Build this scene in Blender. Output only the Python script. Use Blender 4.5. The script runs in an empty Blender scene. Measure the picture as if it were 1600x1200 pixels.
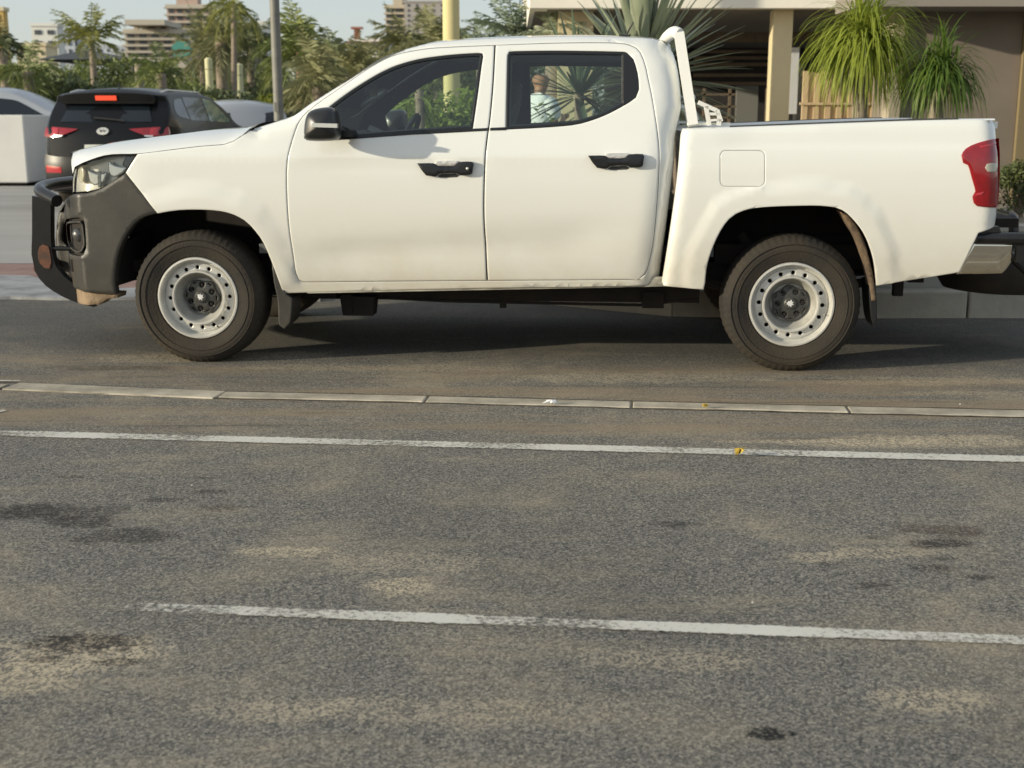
import bpy, bmesh, math, random
import numpy as np
from mathutils import Vector, Matrix, noise
from mathutils.geometry import delaunay_2d_cdt
random.seed(7)
SC = bpy.context.scene
COL = SC.collection
R = math.radians
# ---------------------------------------------------------------- camera, sky, sun, exposure
F = 1940.0; PITCH = R(12.2); H = 1.327
cd = bpy.data.cameras.new('camera'); cam = bpy.data.objects.new('camera', cd); COL.objects.link(cam)
cam.location = (0, 0, H); cam.rotation_euler = (R(90) - PITCH, 0, 0)
cd.sensor_width = 36; cd.lens = F / 1600 * 36; cd.clip_end = 3000; cd.clip_start = .05
cd.dof.use_dof = True; cd.dof.focus_distance = 5.0; cd.dof.aperture_fstop = 4.6
SC.camera = cam
SC.render.resolution_x = 1024; SC.render.resolution_y = 768
wd = bpy.data.worlds.new("World"); SC.world = wd; wd.use_nodes = True
SUN_EL, SUN_AZ = R(12.5), math.atan2(-.945, -.36)     # azimuth measured from +Y towards +X
sk = wd.node_tree.nodes.new('ShaderNodeTexSky'); sk.sky_type = 'NISHITA'; sk.sun_disc = False
sk.sun_elevation = SUN_EL; sk.sun_rotation = SUN_AZ; sk.air_density = 1.0; sk.dust_density = 1.0; sk.ozone_density = 1.6
bg = wd.node_tree.nodes['Background']; bg.inputs['Strength'].default_value = .15
# thin high haze over the whole sky: the clear-sky colour is half veiled by an even pale layer
vl_ = wd.node_tree.nodes.new('ShaderNodeMixRGB'); vl_.inputs[0].default_value = .62; vl_.inputs[2].default_value = (3.8, 4.0, 4.15, 1)
wd.node_tree.links.new(sk.outputs[0], vl_.inputs[1]); wd.node_tree.links.new(vl_.outputs[0], bg.inputs[0])
sl = bpy.data.lights.new('sun', 'SUN'); sl.energy = 4.0; sl.angle = R(.8); sl.color = (1, .90, .69)
so = bpy.data.objects.new('sun', sl); COL.objects.link(so)
sd = Vector((math.sin(SUN_AZ) * math.cos(SUN_EL), math.cos(SUN_AZ) * math.cos(SUN_EL), math.sin(SUN_EL)))
so.rotation_euler = sd.to_track_quat('Z', 'Y').to_euler()
SC.view_settings.view_transform = 'Standard'; SC.view_settings.look = 'None'
SC.view_settings.exposure = .22; SC.view_settings.gamma = 1
SC.cycles.max_bounces = 8; SC.cycles.transparent_max_bounces = 24
# ---------------------------------------------------------------- projections
ct, st = math.cos(PITCH), math.sin(PITCH)
def ray(u, v):
    a = (u - 800) / F; b = -(v - 600) / F
    return Vector((a, ct + b * st, -st + b * ct))
def gd(u, v, z=0.0):                      # point on the level plane z
    d = ray(u, v); t = (z - H) / d.z
    return Vector((d.x * t, d.y * t, z))
def at(u, v, y):                          # point at depth y
    d = ray(u, v); t = y / d.y
    return Vector((d.x * t, y, H + d.z * t))
# ---------------------------------------------------------------- materials
M = {}
def mat(name, col, rough=.6, metal=0, var=.0, vscale=8, bump=0, bscale=60, coat=0, spec=.5, emit=None, col2=None, stretch=None, sub=0):
    m = bpy.data.materials.new(name); m.use_nodes = True; nt = m.node_tree; N = nt.nodes; L = nt.links
    b = N['Principled BSDF']; b.inputs['Roughness'].default_value = rough; b.inputs['Metallic'].default_value = metal
    b.inputs['Specular IOR Level'].default_value = spec; b.inputs['Coat Weight'].default_value = coat
    if coat: b.inputs['Coat Roughness'].default_value = .04
    b.inputs['Base Color'].default_value = (*col, 1)
    tc = N.new('ShaderNodeTexCoord'); src = tc.outputs['Object']
    if stretch:
        mp = N.new('ShaderNodeMapping'); mp.inputs['Scale'].default_value = stretch; L.new(src, mp.inputs[0]); src = mp.outputs[0]
    if var or col2:
        n = N.new('ShaderNodeTexNoise'); n.inputs['Scale'].default_value = vscale; n.inputs['Detail'].default_value = 5; n.inputs['Roughness'].default_value = .65
        L.new(src, n.inputs['Vector'])
        r = N.new('ShaderNodeValToRGB'); r.color_ramp.elements[0].position = .32; r.color_ramp.elements[1].position = .68
        c2 = col2 or tuple(c * (1 + var) for c in col); c1 = col if col2 else tuple(c * (1 - var) for c in col)
        r.color_ramp.elements[0].color = (*c1, 1); r.color_ramp.elements[1].color = (*c2, 1)
        L.new(n.outputs['Fac'], r.inputs[0]); L.new(r.outputs[0], b.inputs['Base Color'])
    if bump:
        n2 = N.new('ShaderNodeTexNoise'); n2.inputs['Scale'].default_value = bscale; n2.inputs['Detail'].default_value = 3; L.new(src, n2.inputs['Vector'])
        bp = N.new('ShaderNodeBump'); bp.inputs['Strength'].default_value = bump; bp.inputs['Distance'].default_value = .01
        L.new(n2.outputs['Fac'], bp.inputs['Height']); L.new(bp.outputs[0], b.inputs['Normal'])
    if emit:
        b.inputs['Emission Color'].default_value = (*col, 1); b.inputs['Emission Strength'].default_value = emit
    if sub: b.inputs['Transmission Weight'].default_value = sub
    M[name] = m
    return m
mat('white_paint', (.80, .808, .77), .34, var=.014, vscale=1.5, coat=1)
def add_road_dust(m):                     # dust film low on the flanks, a real coating on the paint
    nt = m.node_tree; N = nt.nodes; L = nt.links; b = N['Principled BSDF']
    lk = b.inputs['Base Color'].links[0]; src = lk.from_socket
    tc = N.new('ShaderNodeTexCoord'); sp = N.new('ShaderNodeSeparateXYZ'); L.new(tc.outputs['Object'], sp.inputs[0])
    mr = N.new('ShaderNodeMapRange'); mr.inputs[1].default_value = 1.0; mr.inputs[2].default_value = .40; L.new(sp.outputs['Z'], mr.inputs[0])
    n = N.new('ShaderNodeTexNoise'); n.inputs['Scale'].default_value = 3.0; n.inputs['Detail'].default_value = 9; n.inputs['Roughness'].default_value = .7; L.new(tc.outputs['Object'], n.inputs['Vector'])
    mu = N.new('ShaderNodeMath'); mu.operation = 'MULTIPLY'; L.new(mr.outputs[0], mu.inputs[0]); L.new(n.outputs['Fac'], mu.inputs[1])
    mx = N.new('ShaderNodeMixRGB'); mx.inputs[2].default_value = (.50, .43, .31, 1); L.new(mu.outputs[0], mx.inputs[0]); L.new(src, mx.inputs[1])
    mu.use_clamp = True
    L.new(mx.outputs[0], b.inputs['Base Color'])
    mr2 = N.new('ShaderNodeMapRange'); mr2.inputs[3].default_value = .28; mr2.inputs[4].default_value = .55; L.new(mu.outputs[0], mr2.inputs[0]); L.new(mr2.outputs[0], b.inputs['Roughness'])
add_road_dust(M['white_paint'])
mat('white_tube', (.78, .78, .74), .35, var=.02)
mat('dark_gap', (.012, .012, .012), .9, spec=.1)
mat('black_trim', (.012, .013, .014), .35)
mat('grey_plastic', (.028, .027, .025), .42, col2=(.06, .054, .043), vscale=3.5, bump=.15, bscale=220)
mat('bumper_lip', (.16, .11, .065), .8, col2=(.30, .22, .14), vscale=9, bump=.4)
mat('black_metal', (.012, .012, .013), .28, var=.2, vscale=20)
mat('rusty_plate', (.02, .019, .018), .6, col2=(.16, .06, .03), vscale=5)
mat('rust', (.17, .06, .03), .8, col2=(.06, .035, .025), vscale=12)
mat('tyre', (.022, .021, .020), .8, col2=(.050, .040, .028), vscale=2.5, bump=.3, bscale=90, spec=.3)
mat('steel', (.62, .61, .57), .36, .35, var=.10, vscale=14)
mat('hub_grey', (.06, .06, .055), .45, .2, var=.25, vscale=20)
mat('rim_shaded', (.44, .43, .39), .45, .3, var=.2, vscale=12)  # rim steel toned down: shade inside the wheel well put into the colour
mat('mirror_cap', (.016, .017, .018), .38, coat=.25)
mat('emblem', (.75, .75, .74), .3, .2)
mat('chrome', (.80, .74, .62), .09, 1.0)
mat('under', (.007, .006, .006), .9, col2=(.020, .015, .011), vscale=6)
mat('mud', (.22, .15, .09), .9, col2=(.06, .045, .035), vscale=10, bump=.4)
mat('interior', (.12, .13, .13), .7, var=.2)
mat('headliner', (.36, .37, .35), .8)
mat('pale_handle', (.42, .45, .40), .5)
mat('red_lens', (.26, .004, .008), .12, coat=1, var=.15, vscale=25)
mat('red_lens_light', (.42, .02, .03), .15, coat=1)
mat('clear_lens', (.42, .41, .33), .15, coat=1)
mat('reflector', (.80, .80, .76), .25, .6)
mat('lamp_dark', (.06, .062, .06), .3, coat=.6)
mat('lamp_bowl', (.52, .52, .48), .3, .3)
def glassmat(name, tint, gl=.27, rough=.02):
    m = bpy.data.materials.new(name); m.use_nodes = True; nt = m.node_tree; N = nt.nodes; L = nt.links
    N.remove(N['Principled BSDF']); out = N['Material Output']
    t = N.new('ShaderNodeBsdfTransparent'); t.inputs[0].default_value = (*tint, 1)
    g = N.new('ShaderNodeBsdfGlossy'); g.inputs['Roughness'].default_value = rough
    f = N.new('ShaderNodeFresnel'); f.inputs[0].default_value = 1.45
    mm = N.new('ShaderNodeMath'); mm.operation = 'MULTIPLY'; mm.inputs[1].default_value = gl * 10; L.new(f.outputs[0], mm.inputs[0]); mm.use_clamp = True
    x = N.new('ShaderNodeMixShader'); L.new(mm.outputs[0], x.inputs[0]); L.new(t.outputs[0], x.inputs[1]); L.new(g.outputs[0], x.inputs[2])
    L.new(x.outputs[0], out.inputs[0]); M[name] = m
glassmat('window_glass', (.82, .90, .86))
glassmat('lamp_glass', (.94, .95, .93), .12)
# ---------------------------------------------------------------- object helpers
def mesh(name, vs, fs, m, parent=None, smooth=False, props=None, mats=None, fmat=None):
    me = bpy.data.meshes.new(name); me.from_pydata([tuple(v) for v in vs], [], fs); me.update()
    o = bpy.data.objects.new(name, me); COL.objects.link(o)
    if mats:
        for q in mats: me.materials.append(M[q])
        me.polygons.foreach_set('material_index', fmat)
    else: me.materials.append(M[m])
    if smooth: me.polygons.foreach_set('use_smooth', [True] * len(me.polygons))
    if smooth == 'auto': me.set_sharp_from_angle(angle=R(38))
    if parent: o.parent = parent
    return o
def tag(o, label, cat=None, group=None, kind=None):
    if label: o['label'] = label
    if cat: o['category'] = cat
    if group: o['group'] = group
    if kind: o['kind'] = kind
    return o
def thing(name, label, cat, loc=(0, 0, 0), rz=0, group=None):
    o = bpy.data.objects.new(name, None); COL.objects.link(o); o.location = loc; o.rotation_euler = (0, 0, rz)
    o.empty_display_size = .2
    return tag(o, label, cat, group)
def copy_tree(o, parent=None):
    c = o.copy(); COL.objects.link(c); c.parent = parent
    for ch in list(o.children): copy_tree(ch, c)
    return c
class MB:
    def __init__(s): s.v = []; s.f = []; s.m = []
    def add(s, vs, fs, mi=0):
        k = len(s.v); s.v += [tuple(v) for v in vs]; s.f += [tuple(i + k for i in f) for f in fs]; s.m += [mi] * len(fs)
    def box(s, c, d, rot=None, mi=0, taper=1.0):
        x, y, z = [q / 2 for q in d]; vs = []
        for sz in (-1, 1):
            t = taper if sz > 0 else 1
            for sx, sy in ((-1, -1), (1, -1), (1, 1), (-1, 1)): vs.append(Vector((sx * x * t, sy * y * t, sz * z)))
        if rot is not None: vs = [rot @ v for v in vs]
        s.add([v + Vector(c) for v in vs], [(3, 2, 1, 0), (4, 5, 6, 7), (0, 1, 5, 4), (1, 2, 6, 5), (2, 3, 7, 6), (3, 0, 4, 7)], mi)
    def bar(s, a, b, w, h, mi=0, up=(0, 0, 1)):
        a = Vector(a); b = Vector(b); d = (b - a); l = d.length; d.normalize(); u = Vector(up)
        x = d.cross(u); x = x.normalized() if x.length > 1e-4 else Vector((1, 0, 0)); u = x.cross(d)
        s.box((a + b) / 2, (w, l, h), Matrix((x, d, u)).transposed(), mi)
    def tube(s, pts, r, n=12, caps=True, mi=0):
        pts = [Vector(p) for p in pts]; rs = r if isinstance(r, (list, tuple)) else [r] * len(pts); rings = []
        up = None
        for i, p in enumerate(pts):
            d = (pts[min(i + 1, len(pts) - 1)] - pts[max(i - 1, 0)]).normalized()
            if up is None: up = Vector((0, 0, 1)) if abs(d.z) < .9 else Vector((0, 1, 0))
            x = d.cross(up).normalized(); up = x.cross(d).normalized()
            rings.append([p + (x * math.cos(2 * math.pi * k / n) + up * math.sin(2 * math.pi * k / n)) * rs[i] for k in range(n)])
        vs = [v for g in rings for v in g]; fs = []
        for i in range(len(pts) - 1):
            for k in range(n): fs.append((i * n + k, i * n + (k + 1) % n, (i + 1) * n + (k + 1) % n, (i + 1) * n + k))
        if caps: fs.append(tuple(range(n))[::-1]); fs.append(tuple(range((len(pts) - 1) * n, len(pts) * n)))
        s.add(vs, fs, mi)
    def lathe(s, prof, c, axis='Y', n=64, mi=0, closed=False):   # prof: (radius, offset along axis)
        vs = []; fs = []; k = len(prof)
        for j in range(n):
            a = 2 * math.pi * j / n; ca, sa = math.cos(a), math.sin(a)
            for r, o in prof:
                if axis == 'Y': vs.append(Vector((r * ca, o, r * sa)) + Vector(c))
                else: vs.append(Vector((r * ca, r * sa, o)) + Vector(c))
        for j in range(n):
            for i in range(k - 1 if not closed else k):
                i2 = (i + 1) % k
                fs.append((j * k + i, j * k + i2, ((j + 1) % n) * k + i2, ((j + 1) % n) * k + i))
        s.add(vs, fs, mi)
    def build(s, name, m, parent=None, smooth=False, mats=None):
        return mesh(name, s.v, s.f, m, parent, smooth, mats=mats, fmat=s.m if mats else None)
def split_loose(o):                       # every separate piece becomes an object of the same name
    me = o.data; n = len(me.vertices); par = list(range(n))
    def find(i):
        while par[i] != i: par[i] = par[par[i]]; i = par[i]
        return i
    for p in me.polygons:
        v = p.vertices; r = find(v[0])
        for k in v[1:]: par[find(k)] = r
    groups = {}
    for p in me.polygons: groups.setdefault(find(p.vertices[0]), []).append(p)
    out = []
    for g in groups.values():
        used = sorted({v for p in g for v in p.vertices}); re = {a: b for b, a in enumerate(used)}
        q = mesh(o.name.split('.')[0], [me.vertices[i].co for i in used], [tuple(re[v] for v in p.vertices) for p in g], me.materials[0].name, o.parent, 'auto' if me.polygons[0].use_smooth else False); out.append(q)
    bpy.data.objects.remove(o); return out
def bezround(pts, r=.05, n=6):            # rounds the corners of a polyline
    pts = [Vector(p) for p in pts]; out = [pts[0]]
    for i in range(1, len(pts) - 1):
        a, b, c = pts[i - 1], pts[i], pts[i + 1]
        p = b + (a - b).normalized() * min(r, (a - b).length * .49); q = b + (c - b).normalized() * min(r, (c - b).length * .49)
        for k in range(n + 1):
            t = k / n; out.append(p * (1 - t) ** 2 + b * 2 * t * (1 - t) + q * t * t)
    return out + [pts[-1]]
# ---------------------------------------------------------------- 2D panels
def spline(pts, closed=True, step=.03):   # points (a, b[, 1 = sharp corner]); Catmull-Rom between corners
    P = [(p[0], p[1]) for p in pts]; C = [len(p) > 2 for p in pts]; n = len(P); out = []
    rng = n if closed else n - 1
    for i in range(rng):
        j = (i + 1) % n
        p1, p2 = P[i], P[j]
        p0 = p1 if C[i] or (not closed and i == 0) else P[(i - 1) % n]
        p3 = p2 if C[j] or (not closed and j == n - 1) else P[(j + 1) % n]
        L = math.dist(p1, p2); k = max(1, int(L / step))
        for q in range(k):
            t = q / k; t2 = t * t; t3 = t2 * t
            out.append(tuple(.5 * (2 * p1[d] + (p2[d] - p0[d]) * t + (2 * p0[d] - 5 * p1[d] + 4 * p2[d] - p3[d]) * t2 + (3 * p1[d] - p0[d] - 3 * p2[d] + p3[d]) * t3) for d in (0, 1)))
    if not closed: out.append(P[-1])
    return out
def area(p): return .5 * sum(p[i][0] * p[(i + 1) % len(p)][1] - p[(i + 1) % len(p)][0] * p[i][1] for i in range(len(p)))
def inset(p, d):                          # shrinks a closed loop by d (either winding)
    s = 1 if area(p) > 0 else -1; n = len(p); out = []
    for i in range(n):
        a, b, c = p[i - 1], p[i], p[(i + 1) % n]
        e1 = Vector((b[0] - a[0], b[1] - a[1])); e2 = Vector((c[0] - b[0], c[1] - b[1]))
        if e1.length < 1e-9 or e2.length < 1e-9: out.append(b); continue
        e1.normalize(); e2.normalize(); n1 = Vector((-e1.y, e1.x)) * s; n2 = Vector((-e2.y, e2.x)) * s
        nn = n1 + n2
        if nn.length < 1e-6: out.append(b); continue
        nn.normalize(); k = d / max(.4, nn.dot(n1)); out.append((b[0] + nn.x * k, b[1] + nn.y * k))
    return out
def inside(px, py, loop):
    L = np.array(loop); x1, y1 = L[:, 0], L[:, 1]; x2, y2 = np.roll(x1, -1), np.roll(y1, -1)
    px = np.asarray(px)[:, None]; py = np.asarray(py)[:, None]
    c = ((y1 > py) != (y2 > py)) & (px < (x2 - x1) * (py - y1) / (y2 - y1 + 1e-12) + x1)
    return c.sum(1) % 2 == 1
def distto(px, py, line, closed=False):   # distances of points to a polyline
    L = np.array(line); A = L if closed else L[:-1]; B = np.roll(L, -1, 0) if closed else L[1:]
    P = np.stack([np.asarray(px), np.asarray(py)], 1)[:, None, :]; D = B - A
    t = np.clip(((P - A) * D).sum(2) / ((D * D).sum(1) + 1e-12), 0, 1)
    return np.sqrt((((A + t[..., None] * D) - P) ** 2).sum(2)).min(1)
def tri2d(loops, grid=.05, bevel=.006, rows=None):
    """loops[0] outer, others holes. returns 2D verts, tris, list of (index loop) and edge flags"""
    V = []; E = []; idx = []
    for l in loops:
        k = len(V); V += list(l); E += [(k + i, k + (i + 1) % len(l)) for i in range(len(l))]; idx.append(list(range(k, k + len(l))))
    nb = len(V)
    if bevel:
        for j, l in enumerate(loops):
            for mul in (1, 2.6):
                q = inset(l, (bevel if j == 0 else -bevel) * mul)
                if mul > 1:
                    qa = np.array(q); dd = np.min([distto(qa[:, 0], qa[:, 1], l_, True) for l_ in loops], 0); q = [p_ for p_, d_ in zip(q, dd) if d_ > bevel * 2]
                V += q
    L = np.array(loops[0]); x0, y0 = L.min(0); x1, y1 = L.max(0)
    ys_ = np.arange(y0, y1, grid)
    if rows: ys_ = np.sort(np.concatenate([ys_[np.min(np.abs(ys_[:, None] - np.array(rows)[None]), 1) > grid * .3], rows]))
    gx, gy = np.meshgrid(np.arange(x0, x1, grid), ys_); gy = gy.astype(float); gx = gx.astype(float)
    gx[::2] += grid / 2; gx = gx.ravel(); gy = gy.ravel()
    ok = inside(gx, gy, loops[0])
    for h in loops[1:]: ok &= ~inside(gx, gy, h)
    gx, gy = gx[ok], gy[ok]
    if len(gx):
        d = np.min([distto(gx, gy, l, True) for l in loops], 0); k = d > grid * .35 + bevel * 2; gx, gy = gx[k], gy[k]
    V += list(zip(gx.tolist(), gy.tolist()))
    r = delaunay_2d_cdt([Vector(v) for v in V], E, [], 0, 1e-6)
    v2 = [(v.x, v.y) for v in r[0]]; T = r[2]
    cx = np.array([sum(v2[i][0] for i in t) / 3 for t in T]); cy = np.array([sum(v2[i][1] for i in t) / 3 for t in T])
    ok = inside(cx, cy, loops[0])
    for h in loops[1:]: ok &= ~inside(cx, cy, h)
    T = [t for t, o in zip(T, ok) if o]
    mp = {}
    for new, olds in enumerate(r[3]):
        for o in olds: mp[o] = new
    loopsn = [[mp[i] for i in l] for l in idx]
    T = [t if ((v2[t[1]][0] - v2[t[0]][0]) * (v2[t[2]][1] - v2[t[0]][1]) - (v2[t[2]][0] - v2[t[0]][0]) * (v2[t[1]][1] - v2[t[0]][1])) > 0 else (t[0], t[2], t[1]) for t in T]
    used = sorted({i for t in T for i in t}); re = {o: i for i, o in enumerate(used)}
    return [v2[i] for i in used], [tuple(re[i] for i in t) for t in T], [[re[i] for i in l if i in re] for l in loopsn]
def panel(loops, yf, grid=.05, bevel=.005, skirt=.025, off=0.0, rows=None):
    """sheet in the xz plane facing -y with inward depth yf(x, z); rolled edge and a skirt turned inward"""
    v2, T, lp = tri2d(loops, grid, bevel, rows)
    x = np.array([v[0] for v in v2]); z = np.array([v[1] for v in v2]); y = yf(x, z) + off
    edge = {i for l in lp for i in l}
    vs = [(x[i], y[i] + (bevel * .7 if i in edge else 0), z[i]) for i in range(len(v2))]
    fs = list(T)
    if skirt:
        for l in lp:
            k = len(vs); s = 1 if area([v2[i] for i in l]) > 0 else -1
            hole = l is not lp[0]
            vs += [(vs[i][0], vs[i][1] + skirt, vs[i][2]) for i in l]; n = len(l)
            for i in range(n):
                a, b = l[i], l[(i + 1) % n]; c, d = k + (i + 1) % n, k + i
                fs.append((b, a, d, c) if (s > 0) != hole else (a, b, c, d))
    return vs, fs
def sstep(a, b, x):
    t = np.clip((x - a) / (b - a), 0, 1); return t * t * (3 - 2 * t)
# ================================================================ PICKUP TRUCK
YAW = math.atan(.183 / 2.390)
ex = Vector((math.cos(YAW), -math.sin(YAW), 0)); ey = Vector((math.sin(YAW), math.cos(YAW), 0))
P0 = gd(314, 567) - ey * .06
W = 1.92; WB = (gd(1232, 581) - gd(314, 567)).length
truck = thing('pickup_truck', 'white double cab pickup truck with black bull bar parked side on', 'pickup truck', P0, -YAW)
def T(u, v, y=0.0):
    d = ray(u, v); o = Vector((0, 0, H)) - P0
    oy, dy = o.dot(ey), d.dot(ey); t = (y - oy) / dy
    return (o.dot(ex) + d.dot(ex) * t, H + d.z * t)
def TY(px, yf, it=30):                    # pixels to (x, z) on the surface y = yf(x, z)
    out = []
    for p in px:
        y = 0.0
        for _ in range(it):
            x, z = T(p[0], p[1], y); y = .45 * y + .55 * float(yf(np.array([x]), np.array([z]))[0])
        out.append((x, z, 1) if len(p) > 2 else (x, z))
    return out
ZP = np.array([.35, .42, .50, .60, .70, .82, .95, 1.06, 1.118, 1.16, 1.25, 1.30, 1.40, 1.50, 1.60, 1.70, 1.80])
YP = np.array([.095, .075, .052, .034, .018, .008, .003, .001, .000, .013, .040, .055, .090, .130, .175, .228, .290])
YB = np.array([.07, .055, .04, .022, .01, .003, 0, .0, .003, .010, .022, .034, .08, .1, .1, .1, .1])
def ztab(z, tab):
    d = .007; return (np.interp(z - d, ZP, tab) + np.interp(z, ZP, tab) * 2 + np.interp(z + d, ZP, tab)) / 4
def plan(x):                              # front end turns in towards the nose
    t = np.maximum(0, -.22 - x); a = np.clip(-.60 - x, 0, .45)
    return .22 * t ** 1.6 + .75 * a + .9 * a ** 2
ROWS = [1.106, 1.113, 1.120, 1.128]
def y_base(x, z): return ztab(z, YP) + plan(x)
# ---- traced outlines (photo pixels laid on the flank of the truck)
SIL = [(397, 199.5), (431, 189), (456, 180), (481, 162), (525, 134), (566, 108), (603, 87.5), (634, 75), (672, 66), (712, 61.5), (775, 58), (840, 56), (900, 55), (956, 56), (1019, 59), (1041, 64)]
CREAR = [(1041, 64), (1053, 81), (1061, 109), (1065, 141), (1066, 169), (1060, 194), (1056, 219), (1055, 250), (1051, 285), (1043, 350), (1036, 400), (1030, 446, 1)]
ARCHF = [(443, 457, 1), (437, 440), (427, 413), (413, 380), (400, 361), (383, 344), (357, 332), (323, 327.5), (280, 328), (247, 333, 1)]
HSEAM = [(215, 240.7), (263, 235), (313, 229), (350, 226), (365, 221), (378, 213), (390, 203), (397, 199.5)]
FD = [(773, 70.5, 1), (710, 73), (665, 76), (620, 84), (597.5, 93), (575, 106), (530, 137), (489.5, 166), (469, 187), (458, 214), (449, 250), (447.7, 290), (451, 350), (458, 400), (462, 428), (466, 437), (474, 441), (600, 440), (761, 438.8, 1), (758, 380), (756, 340), (756, 300), (758, 244), (762, 208), (765, 187.5), (770, 131)]
RD = [(774, 70.2, 1), (868, 67), (950, 66.5), (984, 70), (1001, 82), (1010, 107), (1013, 122), (1019, 150), (1025, 187), (1029, 219), (1030.5, 250), (1028, 300), (1022, 370), (1014, 412), (1008, 429), (998, 436.5), (980, 437.4), (762, 438.8, 1), (758.6, 380), (756.6, 340), (756.6, 300), (758.6, 244), (762.6, 208), (765.6, 187.5), (770.8, 131)]
FW = [(739, 203, 1), (741.5, 187.5), (748, 142.5), (753, 104), (755.5, 88), (754, 83), (748, 82.3), (710, 84.5), (665, 90), (631, 98), (597.5, 111.5), (552.5, 138.5), (516.5, 165), (502, 179, 1), (508, 219, 1), (552.5, 215.6), (642.5, 209)]
RW = [(789.5, 203, 1), (791, 140), (792.5, 86), (795, 80.5), (802, 79.6), (868, 78.7), (960, 80), (980, 82), (990, 92), (997, 114.6), (999, 140), (994, 153), (970.6, 168), (945, 181), (919, 190.5), (894, 196.2), (842.5, 200.4)]
ARCHR = [(1101, 448, 1), (1105, 412), (1120, 371), (1139, 342), (1161, 329), (1191, 323.5), (1255, 321), (1292, 322), (1316, 328), (1337.5, 348), (1352.5, 371), (1364, 405), (1369, 446, 1)]
lSIL = spline(TY(SIL, y_base), False, .03); lCR = spline(TY(CREAR, y_base), False, .04)
lAF = spline(TY(ARCHF, y_base), False, .03); lHS = spline(TY(HSEAM, y_base), False, .03)
def y_bed0(x, z): return ztab(z, YB)
lAR = spline(TY(ARCHR, y_bed0), False, .03)
def y_body(x, z, roll=True):
    y = ztab(z, YP) + plan(x)
    d = distto(x, z, lAF); y = y - .011 * (1 - sstep(.080, .105, d)) * (z > .4)
    if roll:
        r = .055; d = np.clip(distto(x, z, lSIL), 0, r); y = y + r * 1.3 * (1 - np.sqrt(1 - (1 - d / r) ** 2 * .96))
        r = .13; d = np.clip(distto(x, z, lCR), 0, r); y = y + r * .9 * (1 - np.sqrt(1 - (1 - d / r) ** 2 * .97))
    # pressed lines of the flank: a soft crease under the windows and a scoop above the sill
    y = y + .004 * np.exp(-((z - 1.085) / .03) ** 2) * sstep(.35, .9, x) * (1 - sstep(2.1, 2.35, x))
    w = np.maximum(0, (x - .55)) * .10; zc = .60 + w * .55
    y = y + .016 * np.exp(-((z - zc) / (.055 + w * .2)) ** 2) * sstep(.5, .9, x) * (1 - sstep(2.0, 2.4, x))
    return y
def y_door(x, z): return y_body(x, z, True)
def mirror(o, name=None, parent=None, m=None):   # the same part on the far flank
    me = o.data.copy(); n = len(me.vertices); co = np.empty(n * 3); me.vertices.foreach_get('co', co); co = co.reshape(-1, 3); co[:, 1] = W - co[:, 1]
    me.vertices.foreach_set('co', co.ravel()); me.flip_normals(); me.update()
    c = bpy.data.objects.new(name or o.name.split('.')[0], me); COL.objects.link(c); c.parent = parent or o.parent
    return c
# ---- doors outline union -> hole in the body
lFD = spline(TY(FD, y_base)); lRD = spline(TY(RD, y_base)); lFW = spline(TY(FW, y_base)); lRW = spline(TY(RW, y_base))
iF = FD[:19]; iR = RD[:18]
UN = [(773, 70.5)] + [p[:2] for p in FD[1:18]] + [(763, 438.8)] + [p[:2] for p in RD[1:17]][::-1]
un = spline(TY(UN, y_base))
FENDER_FRONT = [(247, 333, 1), (196.5, 270, 1), (215, 240.7, 1)]
side = TY(FENDER_FRONT[:2], y_base) + [(p[0], p[1]) for p in []]
outer = spline(TY([(247, 333, 1), (196.5, 270, 1), (215, 240.7, 1)], y_base), False, .03)[:-1] + lHS[:-1] + lSIL[:-1] + lCR[:-1]
outer += spline(TY([(1030, 446, 1), (765, 450, 1), (597, 453.6), (447, 458, 1), (443, 457, 1)], y_base), False, .05)[:-1] + lAF[:-1]
bv, bf = panel([outer, inset(un, -.0005)], y_body, grid=.045, bevel=.0035, skirt=.02, rows=ROWS)
body = MB(); body.add(bv, bf); body.add([(x, W - y, z) for x, y, z in bv], [f[::-1] for f in bf])
def across(mb, line, yf, crown, n=10, mi=0, zc=.03, nrm=(0, 1), yoff=0.0):
    """surface from the near edge line to its mirror, bulging by crown along nrm (x, z)"""
    a = np.array([p[0] for p in line]); z = np.array([p[1] for p in line]); y = yf(a, z) + yoff; vs = []; fs = []
    for i in range(len(a)):
        for k in range(n + 1):
            t = k / n; t2 = t * t * (3 - 2 * t) * .35 + t * .65
            b = 1 - (2 * t2 - 1) ** 4 * .5 - (2 * t2 - 1) ** 2 * .5
            c = crown(i / (len(a) - 1)) if callable(crown) else crown
            vs.append((a[i] + nrm[0] * c * b, y[i] + (W - 2 * y[i]) * t2, z[i] + nrm[1] * c * b))
    for i in range(len(a) - 1):
        for k in range(n):
            q = i * (n + 1) + k; fs.append((q, q + n + 1, q + n + 2, q + 1))
    mb.add(vs, fs, mi)
kroof = [i for i, p in enumerate(lSIL) if p[0] > TY([(660, 68)], y_base)[0][0]][0]
kcowl = [i for i, p in enumerate(lSIL) if p[0] > TY([(440, 186)], y_base)[0][0]][0]
across(body, lSIL[kroof:], y_body, .028)                             # roof
across(body, lSIL[:kcowl + 1], y_body, .03)                          # cowl
kb = [i for i, p in enumerate(lCR) if p[1] < 1.22][0]; kt = [i for i, p in enumerate(lCR) if p[1] < 1.62][0]
across(body, lCR[:kt + 1], y_body, .01, nrm=(1, 0)); across(body, lCR[kb:], y_body, .01, nrm=(1, 0))
bodyo = body.build('body', 'white_paint', truck, 'auto')
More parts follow.
